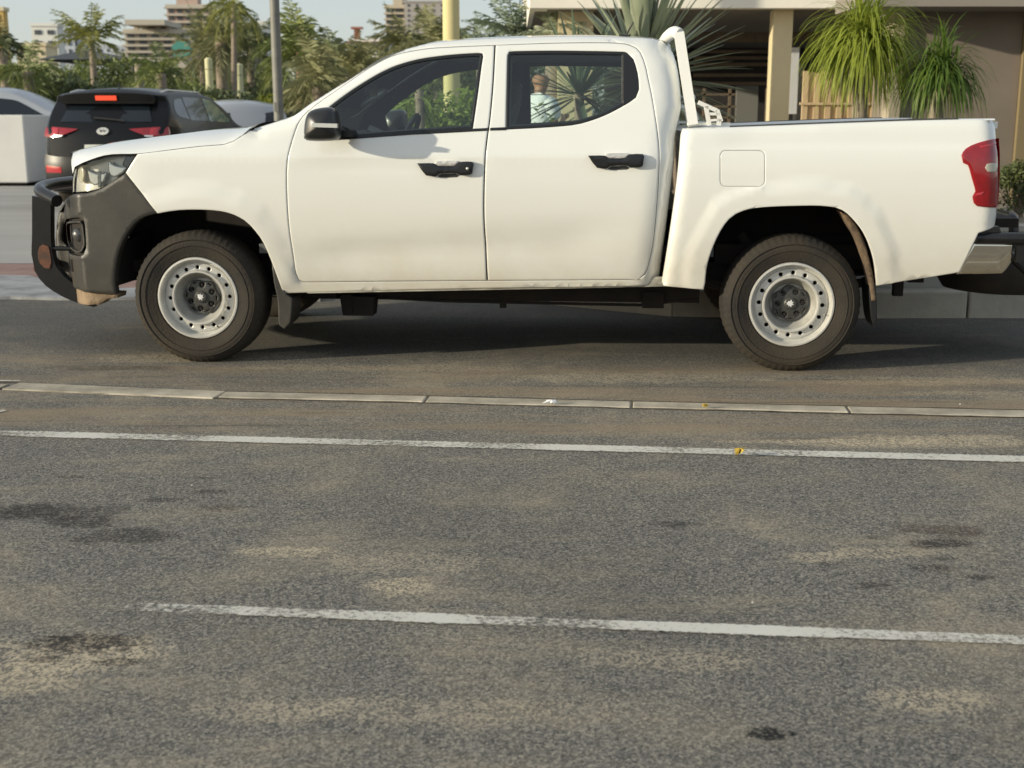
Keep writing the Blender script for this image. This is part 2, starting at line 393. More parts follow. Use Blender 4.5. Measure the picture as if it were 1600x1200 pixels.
aa_ = MB(); p_, q_ = T(976, 56, .5), T(990, 34, .5); aa_.tube([(p_[0], .5, p_[1] - .01), (q_[0], .5, q_[1])], [.007, .004], 6); aa_.box((p_[0], .5, p_[1] - .005), (.06, .03, .02)); aa_.build('antenna', 'black_trim', truck)
ws = MB(); across(ws, lSIL[kcowl:kroof + 1], y_body, .02, nrm=(-.3, .9)); ws.build('windscreen', 'window_glass', truck, True)
rg = MB(); across(rg, lCR[kt:kb + 1], y_body, .01, nrm=(1, 0)); rg.build('rear_window', 'window_glass', truck, True)
# ---- hood
hoodtop = [(197, 220), (130, 238)]
CREST = [(110, 256), (117, 246), (130, 237.5), (157, 228), (197, 219), (263, 211), (330, 202.5), (380, 199), (400, 196), (431, 188)]
hs = spline(TY([(116, 262)] + [(163, 243.5)] + HSEAM, y_base), False, .04)
def crestpt(x):
    c = [T(u, v, .42) for u, v in CREST]; c.sort(); return float(np.interp(x, [p[0] for p in c], [p[1] for p in c])), c[0][0]
hd = MB(); rows = []
for i, (x, z) in enumerate(hs):
    y0 = float(y_body(np.array([x]), np.array([z]), False)[0]); z += .003; zc, xmin = crestpt(x)
    zc = max(zc, z + .006); row = []
    for t, w, dx in ((0, 0, 0), (.012, .10, 0), (.05, .30, 0), (.11, .55, 0), (.20, .80, 0), (.34, .96, 0), (.60, 1.03, 0), (1, 1.04, 0)):
        y = y0 + .003 + (W / 2 - y0) * t
        nose = max(0, 1 - (x - hs[0][0]) / .35) ** 2      # the nose pushes forward on the centre line
        row.append((x - nose * .20 * (1 - (1 - t) ** 2.2), y, z + (zc - z) * w - nose * .05 * t))
    full = row + [(a, W - b, c) for a, b, c in row[-2::-1]]; rows.append(full)
n = len(rows[0]); vs = [p for r in rows for p in r]
fs = [(i * n + k, (i + 1) * n + k, (i + 1) * n + k + 1, i * n + k + 1) for i in range(len(rows) - 1) for k in range(n - 1)]
k0 = len(vs)                                                           # hood front lip
for p in rows[0]: vs.append((p[0] - .012, p[1], p[2] - .035))
fs += [(k, k + 1, k0 + k + 1, k0 + k) for k in range(n - 1)]
hd.add(vs, fs); hood = hd.build('hood', 'white_paint', truck, True)
front_edge = rows[0]
hg = MB()
for s in (0, 1):
    vs = []
    for x, z in hs:
        y = float(y_body(np.array([x]), np.array([z]), False)[0]) + .010; vs += [(x, y if not s else W - y, z - .008), (x, y if not s else W - y, z + .008)]
    hg.add(vs, [(2 * i, 2 * i + 2, 2 * i + 3, 2 * i + 1) for i in range(len(hs) - 1)])
for q_ in split_loose(hg.build('hood_seal', 'dark_gap', hood)): pass
# ---- doors with windows
def door(name, lo, win, label=None):
    hole = inset(win, .001)
    v, f = panel([inset(lo, .0024), hole], y_door, grid=.045, bevel=.0035, skirt=.03, rows=ROWS)
    d = mesh(name, v, f, 'white_paint', truck, 'auto')
    # black weather strip, then glass set in
    v, f = panel([inset(win, .0015), inset(win, .017)], y_door, grid=.05, bevel=.004, skirt=.012, off=.001)
    mesh('window_seal', v, f, 'black_trim', d, 'auto')
    v, f = panel([inset(win, .012)], y_door, grid=.06, bevel=0, skirt=0, off=.008)
    mesh('window', v, f, 'window_glass', d, True)
    # inner skin of the door with the same opening
    v, f = panel([inset(lo, -.012), inset(win, .024)], y_base, grid=.07, bevel=0, skirt=.025, off=.036)
    mesh('door_trim', v, f, 'interior', d, False)
    return d
fd = door('front_door', lFD, lFW); rd = door('rear_door', lRD, lRW)
for d in (fd, rd):
    m = mirror(d)
    for ch in list(d.children): mirror(ch, parent=m)
# belt strip from window to window, quarter glass
def strip_px(px, yf, name, m, parent, off, skirt=.006, bev=.002, grid=.06, sm='auto', corners=True):
    lo = spline(TY(px, yf), True, .025); v, f = panel([lo], yf, grid, bev, skirt, off); return mesh(name, v, f, m, parent, sm)
strip_px([(510, 215, 1), (552, 212, 1), (642, 205.6, 1), (762.5, 199.8, 1), (761.8, 204.2, 1), (642, 210.5, 1), (552, 217, 1), (510, 220, 1)], y_door, 'belt_strip', 'black_trim', fd, -.004)
strip_px([(766, 199.6, 1), (790, 198.6, 1), (790, 203.4, 1), (765.4, 204, 1)], y_door, 'belt_strip', 'black_trim', rd, -.004)
strip_px([(974, 81, 1), (980, 83), (989, 93), (996, 114.6), (998, 140), (993, 152.5), (973.5, 165.5, 1)], y_door, 'quarter_panel', 'black_trim', rd, .0005)
strip_px([(971, 82, 1), (975.5, 82, 1), (975.5, 165, 1), (971, 167, 1)], y_door, 'window_divider', 'hub_grey', rd, .004)
strip_px([(503, 180, 1), (522, 168, 1), (528, 190), (553, 215, 1), (508, 219, 1)], y_door, 'mirror_base', 'black_trim', fd, .001)
# handles: dark cup with a raised grip, pale cap above
def handle(du, dv, par, lock):
    q = lambda pts: [(a + du, b + dv, *c) for a, b, *c in pts]
    base = q([(653, 255, 1), (678, 255), (685, 259.5), (711, 259.2), (718, 253), (738, 252.6), (740.5, 256), (738, 271), (734, 273), (720, 273.6), (714, 270.5), (688, 271), (681, 275.5), (667, 274), (660, 266)])
    h = strip_px(base, y_door, 'door_handle', 'black_trim', par, -.030, .034, .007, .03)
    strip_px(q([(679, 255.2, 1), (683, 251.6), (714, 251.2), (717.5, 253, 1), (711, 258.6, 1), (685, 259, 1)]), y_door, 'handle_cap', 'steel', h, -.022, .024, .004, .03)
    strip_px(q([(683, 275), (690, 271.6, 1), (712, 271.2, 1), (718, 274.5), (714, 277), (688, 277.5)]), y_door, 'handle_recess', 'hub_grey', h, -.001, .003, .001, .03)
    if lock:
        c = TY(q([(731.5, 263)]), y_door)[0]; b = MB(); b.lathe([(0, -.036), (.006, -.036), (.0075, -.033), (.0075, -.02)], (c[0], 0, c[1]), n=14); b.build('key_lock', 'steel', h, True)
    return h
handle(0, 0, fd, True); handle(266, -12, rd, False)
# ---- door mirror
def blob(name, px, y0, y1, yc, m, parent, rings=9, pw=2.6):
    lo = spline([T(a, b, yc) for a, b in px], True, .015); cx = sum(p[0] for p in lo) / len(lo); cz = sum(p[1] for p in lo) / len(lo)
    vs = []; fs = []; n = len(lo)
    for i in range(rings + 1):
        t = i / rings * 2 - 1; s = (1 - abs(t) ** pw) ** (1 / pw) if abs(t) < 1 else .02; s = max(s, .03)
        for x, z in lo: vs.append((cx + (x - cx) * s, y0 + (y1 - y0) * (t + 1) / 2, cz + (z - cz) * s))
    for i in range(rings):
        for k in range(n): fs.append((i * n + k, i * n + (k + 1) % n, (i + 1) * n + (k + 1) % n, (i + 1) * n + k))
    fs.append(tuple(range(n))[::-1]); fs.append(tuple(range(rings * n, (rings + 1) * n)))
    return mesh(name, vs, fs, m, parent, True)
mr = blob('wing_mirror', [(483, 176), (494, 170), (516, 167.5), (526.5, 174), (531, 194), (531, 214), (519, 220), (481, 219.5), (476.5, 211), (478, 190)], -.235, -.035, -.14, 'mirror_cap', truck)
sb = MB(); a = T(488, 196, -.236); b = T(527, 196.5, -.236); sb.bar((a[0], -.225, a[1] + .002), (b[0], -.225, b[1]), .03, .020); sb.build('indicator', 'reflector', mr)
sb = MB(); a = T(530, 212, -.06); sb.box((a[0] + .02, -.02, a[1] + .01), (.10, .10, .035)); sb.build('mirror_arm', 'black_trim', mr)
mm = mirror(mr)
for ch in list(mr.children): mirror(ch, parent=mm)
# ---- front bumper, headlight, grille
XC = T(133, 380, .1)[0]
def y_bump(x, z):
    t = np.maximum(0, -.2 - x); a = np.clip(XC - x, 0, .35)
    y = .07 * t ** 1.3 + 1.35 * a + .9 * a ** 2 + .05 * np.maximum(0, .55 - z) + .015
    d = distto(x, z, lAF); return y
BMP = [(248, 333, 1), (196.5, 270.5, 1), (177, 283), (157, 295), (135, 302, 1), (111, 305), (98, 318), (92, 332), (88.5, 352), (87, 378), (91, 405), (99, 428), (112, 446), (127, 454.5), (150, 458), (181, 460, 1), (179, 436), (183, 403), (192, 377), (209, 351), (226, 338.5)]
lB = spline(TY(BMP, y_bump), True, .025)
FOG = [(100, 346), (104, 342), (122, 340), (130, 344), (132, 352), (134, 388), (130, 398), (118, 400), (106, 394), (98, 378), (97, 362)]
lFg = spline(TY(FOG, y_bump), True, .02)
v, f = panel([lB, lFg], y_bump, .02, .008, .05)
bm = MB(); bm.add(v, f); bm.add([(x, W - y, z) for x, y, z in v], [q[::-1] for q in f])
# front face between both corners
col = []
for u, v_ in ((101, 317), (92, 332), (88.5, 352), (87, 378), (91, 405), (99, 428), (112, 446)):
    col.append(TY([(u + 1, v_)], y_bump)[0])
across(bm, col, y_bump, .07, n=12, nrm=(-1, 0), yoff=.0)
bump = bm.build('front_bumper', 'grey_plastic', truck, 'auto')
fb = MB(); v, f = panel([inset(lFg, -.004)], y_bump, .03, 0, 0, .055); fb.add(v, f); fr = fb.build('fog_lamp_recess', 'under', bump)
lip = spline(TY([(101, 352), (105, 347), (124, 346), (128, 352), (131, 384), (126, 393), (118, 395), (108, 388), (103, 376)], y_bump), True, .02)
v, f = panel([lip, inset(lip, .009)], y_bump, .03, .002, .04, .012); mesh('fog_lamp_frame', v, f, 'grey_plastic', bump, 'auto')
q = TY([(117, 368)], y_bump)[0]; yq = float(y_bump(np.array([q[0]]), np.array([q[1]]))[0])
fl = MB(); fl.lathe([(0, -.02), (.02, -.018), (.034, -.008), (.038, 0), (.038, .04)], (q[0] + .01, yq + .03, q[1]), n=24); fl.build('fog_lamp', 'lamp_dark', bump, True)
# bare lower lip, scraped and muddy
lp = strip_px([(92, 414, 1), (104, 432), (118, 444), (131, 454), (156, 459, 1), (181, 460, 1), (180, 467, 1), (163, 469), (150, 478), (142, 477), (112, 470), (92, 457), (80, 440, 1)], y_bump, 'lower_lip', 'bumper_lip', bump, .03, .12, .008, .04)
# headlight
def y_hl(x, z): return ztab(z, YP) * .4 + plan(x) + .004 + .10 * np.maximum(0, z - .93)
HL = [(117, 264, 1), (140, 252), (163, 245), (190, 241.5), (214, 240.8, 1), (197, 269.5, 1), (177, 282.5), (157, 294), (135, 300, 1), (113, 302, 1), (113.5, 282)]
lH = spline(TY(HL, y_hl), True, .02)
v, f = panel([lH], y_hl, .03, .003, .02, .0); hl = mesh('headlight', v, f, 'lamp_glass', truck, 'auto')
v, f = panel([inset(lH, .004)], y_hl, .04, 0, 0, .05); mesh('housing', v, f, 'lamp_bowl', hl, 'auto')
def hlpart(px, m, off, name, sk=.02): 
    lo = spline(TY(px, y_hl), True, .015); v, f = panel([lo], y_hl, .02, .003, sk, off); return mesh(name, v, f, m, hl, 'auto')
hlpart([(135, 266, 1), (150, 272), (165, 270, 1), (160, 284, 1), (146, 290), (138, 282)], 'reflector', .014, 'reflector')
hlpart([(168, 252, 1), (178, 259), (196, 262, 1), (190, 270, 1), (176, 277), (168, 268)], 'reflector', .012, 'reflector')
hlpart([(121, 264), (126, 260, 1), (130, 268), (129, 280), (124, 286), (120, 276)], 'clear_lens', .012, 'indicator_lens')
hlpart([(151, 268, 1), (155.5, 268, 1), (156, 292, 1), (152, 293, 1)], 'clear_lens', .008, 'light_guide')
hlpart([(196, 242.5, 1), (212, 242, 1), (199, 264, 1), (190, 258, 1)], 'lamp_dark', .006, 'end_cap')
m = mirror(hl)
for ch in list(hl.children): mirror(ch, parent=m)
# grille between the lamps
gr = MB(); zt = front_edge[0][2] - .02; gx = []
for i in range(9):
    t = i / 8; zz = zt - (zt - .84) * t; gx.append((T(113, 280, .35)[0] + .0 - .03 * math.sin(t * 3.1), zz))
a = T(114, 285, .36)[0]
for i in range(12):
    zz = .86 + i * .0235
    pts = []
    for k in range(13):
        t = k / 12; y = .34 + (W - .68) * t; s = 1 - (2 * t - 1) ** 2
        pts.append((a + .015 - .13 * s, y, zz))
    gr.tube(pts, .009, 6)
gr.add([(a + .03 - .12 * (1 - (2 * k / 12 - 1) ** 2), .30 + (W - .6) * k / 12, z) for z in (.82, zt) for k in range(13)], [(k, k + 1, k + 14, k + 13) for k in range(12)])
gr.build('grille', 'black_trim', truck, False)
# ---- bull bar
bb = thing('bull_bar', None, None); bb.parent = truck
for k in ('category', 'label'):
    if k in bb: del bb[k]
pA = T(89, 314, .22); pB = T(47, 297, .32); zt = (pA[1] + pB[1]) / 2
tb = MB(); pts = [(pA[0], .22, pA[1]), (pB[0] + .015, .36, pB[1] + .0), (pB[0] - .02, .60, pB[1] + .015), (pB[0] - .02, W - .60, pB[1] + .015), (pB[0] + .015, W - .36, pB[1]), (pA[0], W - .22, pA[1])]
tb.tube(bezround(pts, .12), .034, 18); tb.build('top_tube', 'black_metal', bb, 'auto')
for s in (0, 1):
    up = MB(); yy = .40
    ou = spline([T(*p, yy) for p in [(50, 306), (50, 360), (50, 408), (61.7, 436), (83, 455), (112, 470), (146, 480)]], False, .04)
    inn = spline([T(*p, yy) for p in [(79, 312), (79, 350), (80, 384), (87, 416), (100, 432), (122, 448), (150, 462)]], False, .04)
    nn = 16; rs = lambda L: [L[int(i * (len(L) - 1) / (nn - 1))] for i in range(nn)]
    A, B = rs(ou), rs(inn); vs = []
    for y in (yy, yy + .055): vs += [(x, y if not s else W - y, z) for x, z in A] + [(x, y if not s else W - y, z) for x, z in B]
    fs = []
    for i in range(nn - 1): fs += [(i, i + 1, nn + i + 1, nn + i), (2 * nn + i, 3 * nn + i, 3 * nn + i + 1, 2 * nn + i + 1), (i, 2 * nn + i, 2 * nn + i + 1, i + 1), (nn + i, nn + i + 1, 3 * nn + i + 1, 3 * nn + i)]
    fs += [(0, nn, 3 * nn, 2 * nn), (nn - 1, 3 * nn - 1, 4 * nn - 1, 2 * nn - 1)]
    up.add(vs, fs); up.build('upright', 'black_metal', bb)
rp = MB(); lo = spline([T(*p, .39) for p in [(61, 386), (67, 382), (75, 385), (78, 396), (80, 410), (77, 420), (69, 419), (62, 412), (59, 404), (59, 394)]], True, .02); v, f = panel([lo], lambda x, z: x * 0 + .393, .03, .002, .008); rp.add(v, f); rp.build('rust_patch', 'rust', bb)
st_ = MB(); a = T(75, 388, .42); st_.tube([(a[0], .42, a[1]), (a[0] + .3, .42, a[1])], .014, 10); st_.tube([(a[0], W - .42, a[1]), (a[0] + .3, W - .42, a[1])], .014, 10); split_loose(st_.build('mounting_rod', 'black_metal', bb))
lt = MB(); a = T(60, 420, .42); lt.tube([(a[0], .42, a[1]), (a[0], W - .42, a[1])], .03, 14); lt.build('lower_tube', 'rusty_plate', bb, 'auto')
# ---- wheels
def wheel(par, flip=False, name='wheel', rot=0.0):
    w = bpy.data.objects.new(name, None); COL.objects.link(w); w.parent = par
    R0 = .364; t = MB(); n = 240; prof = [(.222, .018), (.232, .006), (.245, .004), (.27, -.006), (.30, -.009), (.325, -.003), (.342, .012), (.355, .026), (.362, .045), (.364, .10), (.364, .165), (.360, .20), (.34, .225), (.30, .235), (.25, .23), (.222, .21)]
    vs = []; fs = []; k = len(prof)
    for j in range(n):
        a = 2 * math.pi * j / n
        for i, (r, o) in enumerate(prof):
            if i in (6, 7, 8, 9, 10): r = r - (.0030 if (j // 2 + (i > 8)) % 2 else 0)
            vs.append((r * math.cos(a), o, r * math.sin(a)))
    for j in range(n):
        for i in range(k - 1): fs.append((j * k + i, ((j + 1) % n) * k + i, ((j + 1) % n) * k + i + 1, j * k + i + 1))
    t.add(vs, fs)
    for r in (.285, .318): t.lathe([(r - .003, -.0065), (r, -.0115), (r + .003, -.0065)], (0, 0, 0), n=96)
    t.build('tyre', 'tyre', w, 'auto')
    RR = np.array([.08, .098, .102, .124, .133, .139, .146, .150, .153, .172, .182, .186, .190, .197, .203, .206, .212, .220, .224]); OO = np.array([.104, .104, .100, .066, .034, .022, .022, .036, .046, .047, .046, .046, .054, .056, .040, .014, .005, .006, .014])
    circ = lambda r, n=96, cx=0, cz=0: [(cx + r * math.cos(2 * math.pi * i / n), cz + r * math.sin(2 * math.pi * i / n)) for i in range(n)]
    rm = MB()
    # face with real holes
    HR = .1655; holes = [circ(.0112, 14, HR * math.cos(R(22.5 * i + 8)), HR * math.sin(R(22.5 * i + 8))) for i in range(16)]
    fy = lambda x, z: np.interp(np.hypot(x, z), RR, OO)
    v, f = panel([circ(.181), circ(.150)] + [h[::1] for h in holes], fy, .012, .0025, .008); rm.add(v, f)
    pr = [(r, o) for r, o in zip(RR, OO)]
    rm.lathe([p for p in pr if .132 < p[0] <= .1501], (0, 0, 0), n=96); rc_ = MB(); rc_.lathe([p for p in pr if p[0] < .1335], (0, 0, 0), n=96); rc_.lathe([(.0, .104), (.08, .104)], (0, 0, 0), n=48); rc_.build('rim_centre', 'rim_shaded', w, 'auto'); rm.lathe([(.1805, float(np.interp(.1805, RR, OO)))] + [p for p in pr if p[0] > .1805] + [(.222, .03), (.216, .2)], (0, 0, 0), n=96)
    rim = rm.build('rim', 'steel', w, 'auto')
    bk = MB(); bk.lathe([(0, .11), (.20, .11)], (0, 0, 0), n=48); bk.build('brake_drum', 'dark_gap', w)
    hc = MB()
    gear = []
    for i in range(72):
        a = 2 * math.pi * i / 72; gear.append(((.094 + .005 * math.cos(6 * a)) * math.cos(a), (.090 + .006 * math.cos(6 * a)) * math.sin(a)))
    hl_ = [circ(.0165, 16, .066 * math.cos(R(60 * i + 30)), .066 * math.sin(R(60 * i + 30))) for i in range(6)]
    sl_ = [[(.088 * math.cos(R(60 * i + q)) , .088 * math.sin(R(60 * i + q))) for q in (-8, -4, 0, 4, 8)] + [(.080 * math.cos(R(60 * i + q)), .080 * math.sin(R(60 * i + q))) for q in (8, 0, -8)] for i in range(6)]
    v, f = panel([gear] + hl_ + sl_, lambda x, z: .068 + .25 * np.maximum(0, np.hypot(x, z) - .06), .02, .003, .02); hc.add(v, f)
    hc.lathe([(0, .056), (.026, .056), (.031, .060), (.032, .070)], (0, 0, 0), n=36)
    cap = hc.build('hub_cap', 'hub_grey', w, 'auto')
    nb = MB()
    for i in range(6):
        a = R(60 * i + 30); nb.lathe([(0, .070), (.007, .070), (.0095, .074), (.0095, .10)], (.066 * math.cos(a), 0, .066 * math.sin(a)), n=6)
    split_loose(nb.build('wheel_nut', 'under', w))
    em = [(-.018, .004), (-.012, .016), (-.004, .013), (.000, .018), (.006, .010), (.016, .015), (.012, .004), (.019, -.002), (.010, -.006), (.012, -.017), (.002, -.012), (-.007, -.018), (-.008, -.007), (-.016, -.008), (-.010, .000)]
    v, f = panel([em], lambda x, z: x * 0 + .053, .02, .001, .004); mesh('lion_emblem', v, f, 'emblem', cap)
    vl = MB(); vl.tube([(.193 * math.cos(R(-52)), .035, .193 * math.sin(R(-52))), (.180 * math.cos(R(-52)), .02, .180 * math.sin(R(-52)))], .0035, 6); vl.build('valve', 'black_trim', w)
    return w
XR = WB
wz = .357
w1 = wheel(truck); w1.location = (0, .055, wz); w1.rotation_euler = (0, R(6), 0)
def cpy(x, y, z, far):
    c = copy_tree(w1, truck); c.location = (x, y, z); c.rotation_euler = (0, R(-35), R(180) if far else 0); return c
cpy(XR, .055, wz, False); cpy(0, W - .055, wz, True); cpy(XR, W - .055, wz, True)
# ---- cargo bed
BED = [(1067, 201.5, 1), (1140, 198.8), (1330, 191.5), (1461, 187), (1553, 186), (1558.5, 189), (1562, 197), (1564, 217.5), (1566, 260), (1565, 300), (1563.5, 337.5), (1561, 354, 1), (1529, 364, 1), (1499, 425.6, 1)]
BF = [(1099, 452, 1), (1037, 446.5), (1034.5, 441, 1), (1045, 375), (1058, 281), (1064, 212), (1065.5, 204)]
lBedTop = TY(BED, y_bed0); lb = spline(TY(BED, y_bed0), False, .02)[:-1] + spline(TY([(1499, 425.6, 1), (1369, 446, 1)], y_bed0), False, .05)[:-1] + lAR[::-1][:-1] + spline([(*lAR[0], 1)] + TY(BF + [(1067, 201.5, 1)], y_bed0), False, .03)[1:-1]
frontE = spline(TY([(1034.5, 441), (1045, 375), (1058, 281), (1064, 212), (1067, 201)], y_bed0), False, .04)
topE = spline(TY([(1067, 201.5), (1140, 198.8), (1330, 191.5), (1461, 187), (1557, 186)], y_bed0), False, .05)
rearE = spline(TY([(1558, 187), (1562, 197), (1566, 260), (1563.5, 337.5), (1561, 354)], y_bed0), False, .04)
flareL = spline(TY([(1072, 452), (1082, 405), (1098, 355), (1128, 315), (1170, 301), (1240, 296), (1305, 300), (1340, 315), (1372, 350), (1392, 390), (1400, 440)], y_bed0), False, .04)
flareP = flareL + [lAR[-1]] + lAR[::-1] if False else flareL + lAR[::-1]
def y_bed(x, z):
    y = ztab(z, YB)
    d = distto(x, z, lAR); y = y - .010 * (1 - sstep(.098, .108, d))
    r = .045; d = np.clip(distto(x, z, frontE), 0, r); y = y + r * (1 - np.sqrt(1 - (1 - d / r) ** 2 * .97))
    r = .022; d = np.clip(distto(x, z, topE), 0, r); y = y + r * (1 - np.sqrt(1 - (1 - d / r) ** 2 * .97))
    r = .085; d = np.clip(distto(x, z, rearE), 0, r); y = y + r * 1.1 * (1 - np.sqrt(1 - (1 - d / r) ** 2 * .97))
    y = y + .30 * np.clip(z - 1.158, 0, .03) * sstep(2.72, 2.95, x)
    return y
LENS = [(1560.5, 215.8, 1), (1545, 218.5), (1525, 224), (1509, 232), (1502, 243), (1504.5, 254.5), (1512, 258), (1518, 278), (1523.6, 299), (1519, 307), (1521, 317), (1526, 321.8), (1559, 324.0, 1), (1561.5, 271)]
lL = spline(TY(LENS, y_bed), True, .02); lL = [p for p in lL]
FUEL = []
for cx_, cy_, a0_ in ((1186, 244, 270), (1186, 282.5, 0), (1134.5, 282.5, 90), (1134.5, 244, 180)):
    for k_ in range(5): FUEL.append((cx_ + 8.6 * math.cos(R(a0_ + k_ * 22.5)), cy_ + 8.6 * math.sin(R(a0_ + k_ * 22.5)), 1))
lFu = spline(TY(FUEL, y_bed), True, .012)
lLh = inset(lL, -.003); 
lLh = [(min(x, 9), z) for x, z in lLh]
v, f = panel([lb, inset(lFu, -.0015)], y_bed, .032, .003, .012, rows=[1.148, 1.158, 1.168, 1.18])
bd = MB(); bd.add(v, f); bd.add([(x, W - y, z) for x, y, z in v], [q[::-1] for q in f])
bx0 = topE[0][0]; bx1 = topE[-1][0]
zin = lambda x: float(np.interp(x, [p[0] for p in topE], [p[1] for p in topE]))
# top rails, inner walls, floor, front board
for s in (0, 1):
    Y = (lambda y: y) if not s else (lambda y: W - y)
    vs = []; fs = []; xs = np.linspace(bx0, bx1, 10)
    for x in xs:
        z = zin(x); vs += [(x, Y(.058), z - .006), (x, Y(.07), z + .002), (x, Y(.10), z + .003), (x, Y(.12), z - .02), (x, Y(.13), z - .37)]
    for i in range(9):
        for k in range(4): a = i * 5 + k; fs.append((a, a + 5, a + 6, a + 1))
    bd.add(vs, fs)
zb = .886
bd.add([(bx0, .1, zb), (bx1, .1, zb), (bx1, W - .1, zb), (bx0, W - .1, zb)], [(0, 1, 2, 3)])
bd.add([(bx0 + .01, .08, .48), (bx0 + .01, W - .04, .48), (bx0 + .01, W - .04, zin(bx0) - .012), (bx0 + .01, .08, zin(bx0) - .012)], [(0, 1, 2, 3)])
bed = bd.build('cargo_bed', 'white_paint', truck, 'auto')
v, f = panel([lFu], y_bed, .04, .0015, .02, .0); mesh('fuel_flap', v, f, 'white_paint', bed, 'auto')
# thin dark rail cap
rc = MB(); rc.tube([(x, .066, zin(x) + .002) for x in np.linspace(bx0 + .24, bx1 - .18, 12)], .006, 6); rc.tube([(x, W - .066, zin(x) + .002) for x in np.linspace(bx0 + .24, bx1 - .18, 12)], .006, 6); split_loose(rc.build('rail_cap', 'hub_grey', bed))
# tailgate
tg = MB(); tx = bx1 - .02; ztp = zin(bx1) - .01
tg.box((tx + .01, W / 2, (.62 + ztp) / 2), (.05, W - .26, ztp - .62)); tg.box((tx + .02, W / 2, ztp - .02), (.07, W - .26, .035)); tgo = tg.build('tailgate', 'white_paint', truck)
th = MB(); th.box((tx + .045, W / 2, ztp - .13), (.02, .22, .06)); th.build('tailgate_handle', 'black_trim', tgo)
# bodywork behind the lamps: rear corner returns
rcn = MB()
for s in (0, 1):
    vs = []; fs = []
    for i, (x, z) in enumerate(rearE):
        y = float(y_bed(np.array([x]), np.array([z]))[0]); vs += [(x, y if not s else W - y, z), (x - .004, .13 if not s else W - .13, z)]
    fs = [(2 * i, 2 * i + 1, 2 * i + 3, 2 * i + 2) for i in range(len(rearE) - 1)]; rcn.add(vs, fs)
split_loose(rcn.build('corner_return', 'white_paint', bed, True))
# tail lights
v, f = panel([lL], y_bed, .03, .006, .02, -.010); tl = mesh('tail_light', v, f, 'red_lens', truck, 'auto')
def tlp(px, m, off, name):
    lo = spline(TY(px, y_bed), True, .012); v, f = panel([lo], y_bed, .02, .002, .006, off); return mesh(name, v, f, m, tl, 'auto')
tlp([(1541, 256), (1556, 255), (1558, 262), (1556, 268), (1542, 268), (1538, 262)], 'clear_lens', -.013, 'clear_lens')
tlp([(1523, 303), (1537, 299, 1), (1534, 305, 1), (1524, 306)], 'red_lens_light', -.013, 'reflector_lens')
tlp([(1530, 228, 1), (1556, 221.5, 1), (1556.5, 224.5, 1), (1532, 231, 1)], 'red_lens_light', -.012, 'light_band')
m = mirror(tl)
for ch in list(tl.children): mirror(ch, parent=m)
# ---- sills, liners, chassis
us = MB(); a = T(455, 456, .08); b = T(1046, 447, .08)
us.add([(a[0], .085, a[1] + .05), (b[0], .085, b[1] + .05), (b[0], .085, b[1] - .002), (a[0] + .09, .085, a[1] - .008), (b[0], .17, b[1] - .006), (a[0] + .09, .17, a[1] - .012)], [(0, 1, 2, 3), (3, 2, 4, 5)])
us.add([(x, W - y, z) for x, y, z in us.v], [(3, 2, 1, 0), (5, 4, 2, 3)])
sill = us.build('sill_flange', 'bumper_lip', truck); sill.data.materials.clear(); sill.data.materials.append(mat('sill_metal', (.34, .32, .27), .6, var=.5, vscale=9, stretch=(1, 1, 4))); split_loose(sill)
rl = MB()
for s in (.42, W - .42):
    rl.box((1.15, s, .475), (3.7, .09, .13)); rl.box((1.60, s, .375), (2.25, .08, .12)); rl.box((3.45, s, .575), (1.3, .09, .13))
for x in (.35, 1.0, 1.7, 2.3, 3.9): rl.box((x, W / 2, .48), (.08, W - .84, .09))
rl.box((1.60, W / 2, .62), (2.1, W - .3, .06)); rl.box((3.35, W / 2, .74), (2.3, W - 1.36, .05))
rl.box((T(562, 474, .38)[0], .38, .285), (.17, .12, .11), taper=1.15); rl.box((T(545, 474, .36)[0], .34, .30), (.06, .06, .1))
rl.box((T(786, 474, .4)[0], .40, .30), (.035, .05, .05)); rl.box((T(1020, 470, .4)[0], .40, .33), (.12, .07, .09)); rl.box((T(490, 468, .4)[0], .36, .36), (.3, .10, .06))
rl.tube([(T(500, 470, .4)[0], .38, .34), (T(700, 470, .4)[0], .38, .31), (T(1000, 470, .4)[0], .38, .30), (T(1090, 468, .4)[0], .38, .34)], .009, 6)
rl.tube([(2.3, .3, .46), (2.38, .3, .42), (2.46, .3, .45), (2.6, .3, .45)], .012, 8)
rl.tube([(.2, W / 2 + .1, .42), (1.5, W / 2 + .1, .42), (XR, W / 2 + .05, .38)], .035, 10)
rl.tube([(0, .2, wz), (0, W - .2, wz)], .035, 10); rl.tube([(XR, .2, wz), (XR, W - .2, wz)], .045, 12)
rl.lathe([(0, -.16), (.09, -.12), (.14, 0), (.09, .12), (0, .16)], (XR, W / 2, wz), n=20)
for yy in (.33, W - .33):
    for k in range(4): rl.tube([(XR - .62, yy, .47), (XR - .2, yy, .36 + .02 * k), (XR, yy, .31 + .02 * k), (XR + .2, yy, .36 + .02 * k), (XR + .62, yy, .50)], .010, 6)
    rl.box((XR + .60, yy, .44), (.05, .05, .13)); rl.tube([(XR - .25, yy + .06, .7), (XR + .05, yy + .06, .33)], .028, 10)
rl.tube([(1.9, W / 2 - .25, .40), (2.7, .55, .41), (3.7, .45, .50)], .028, 10)
rl.box((-.55, W / 2, .50), (.5, W - .6, .07)); rl.box((.6, W / 2, .42), (.9, .5, .12), taper=.8)
rl.build('chassis', 'under', truck)
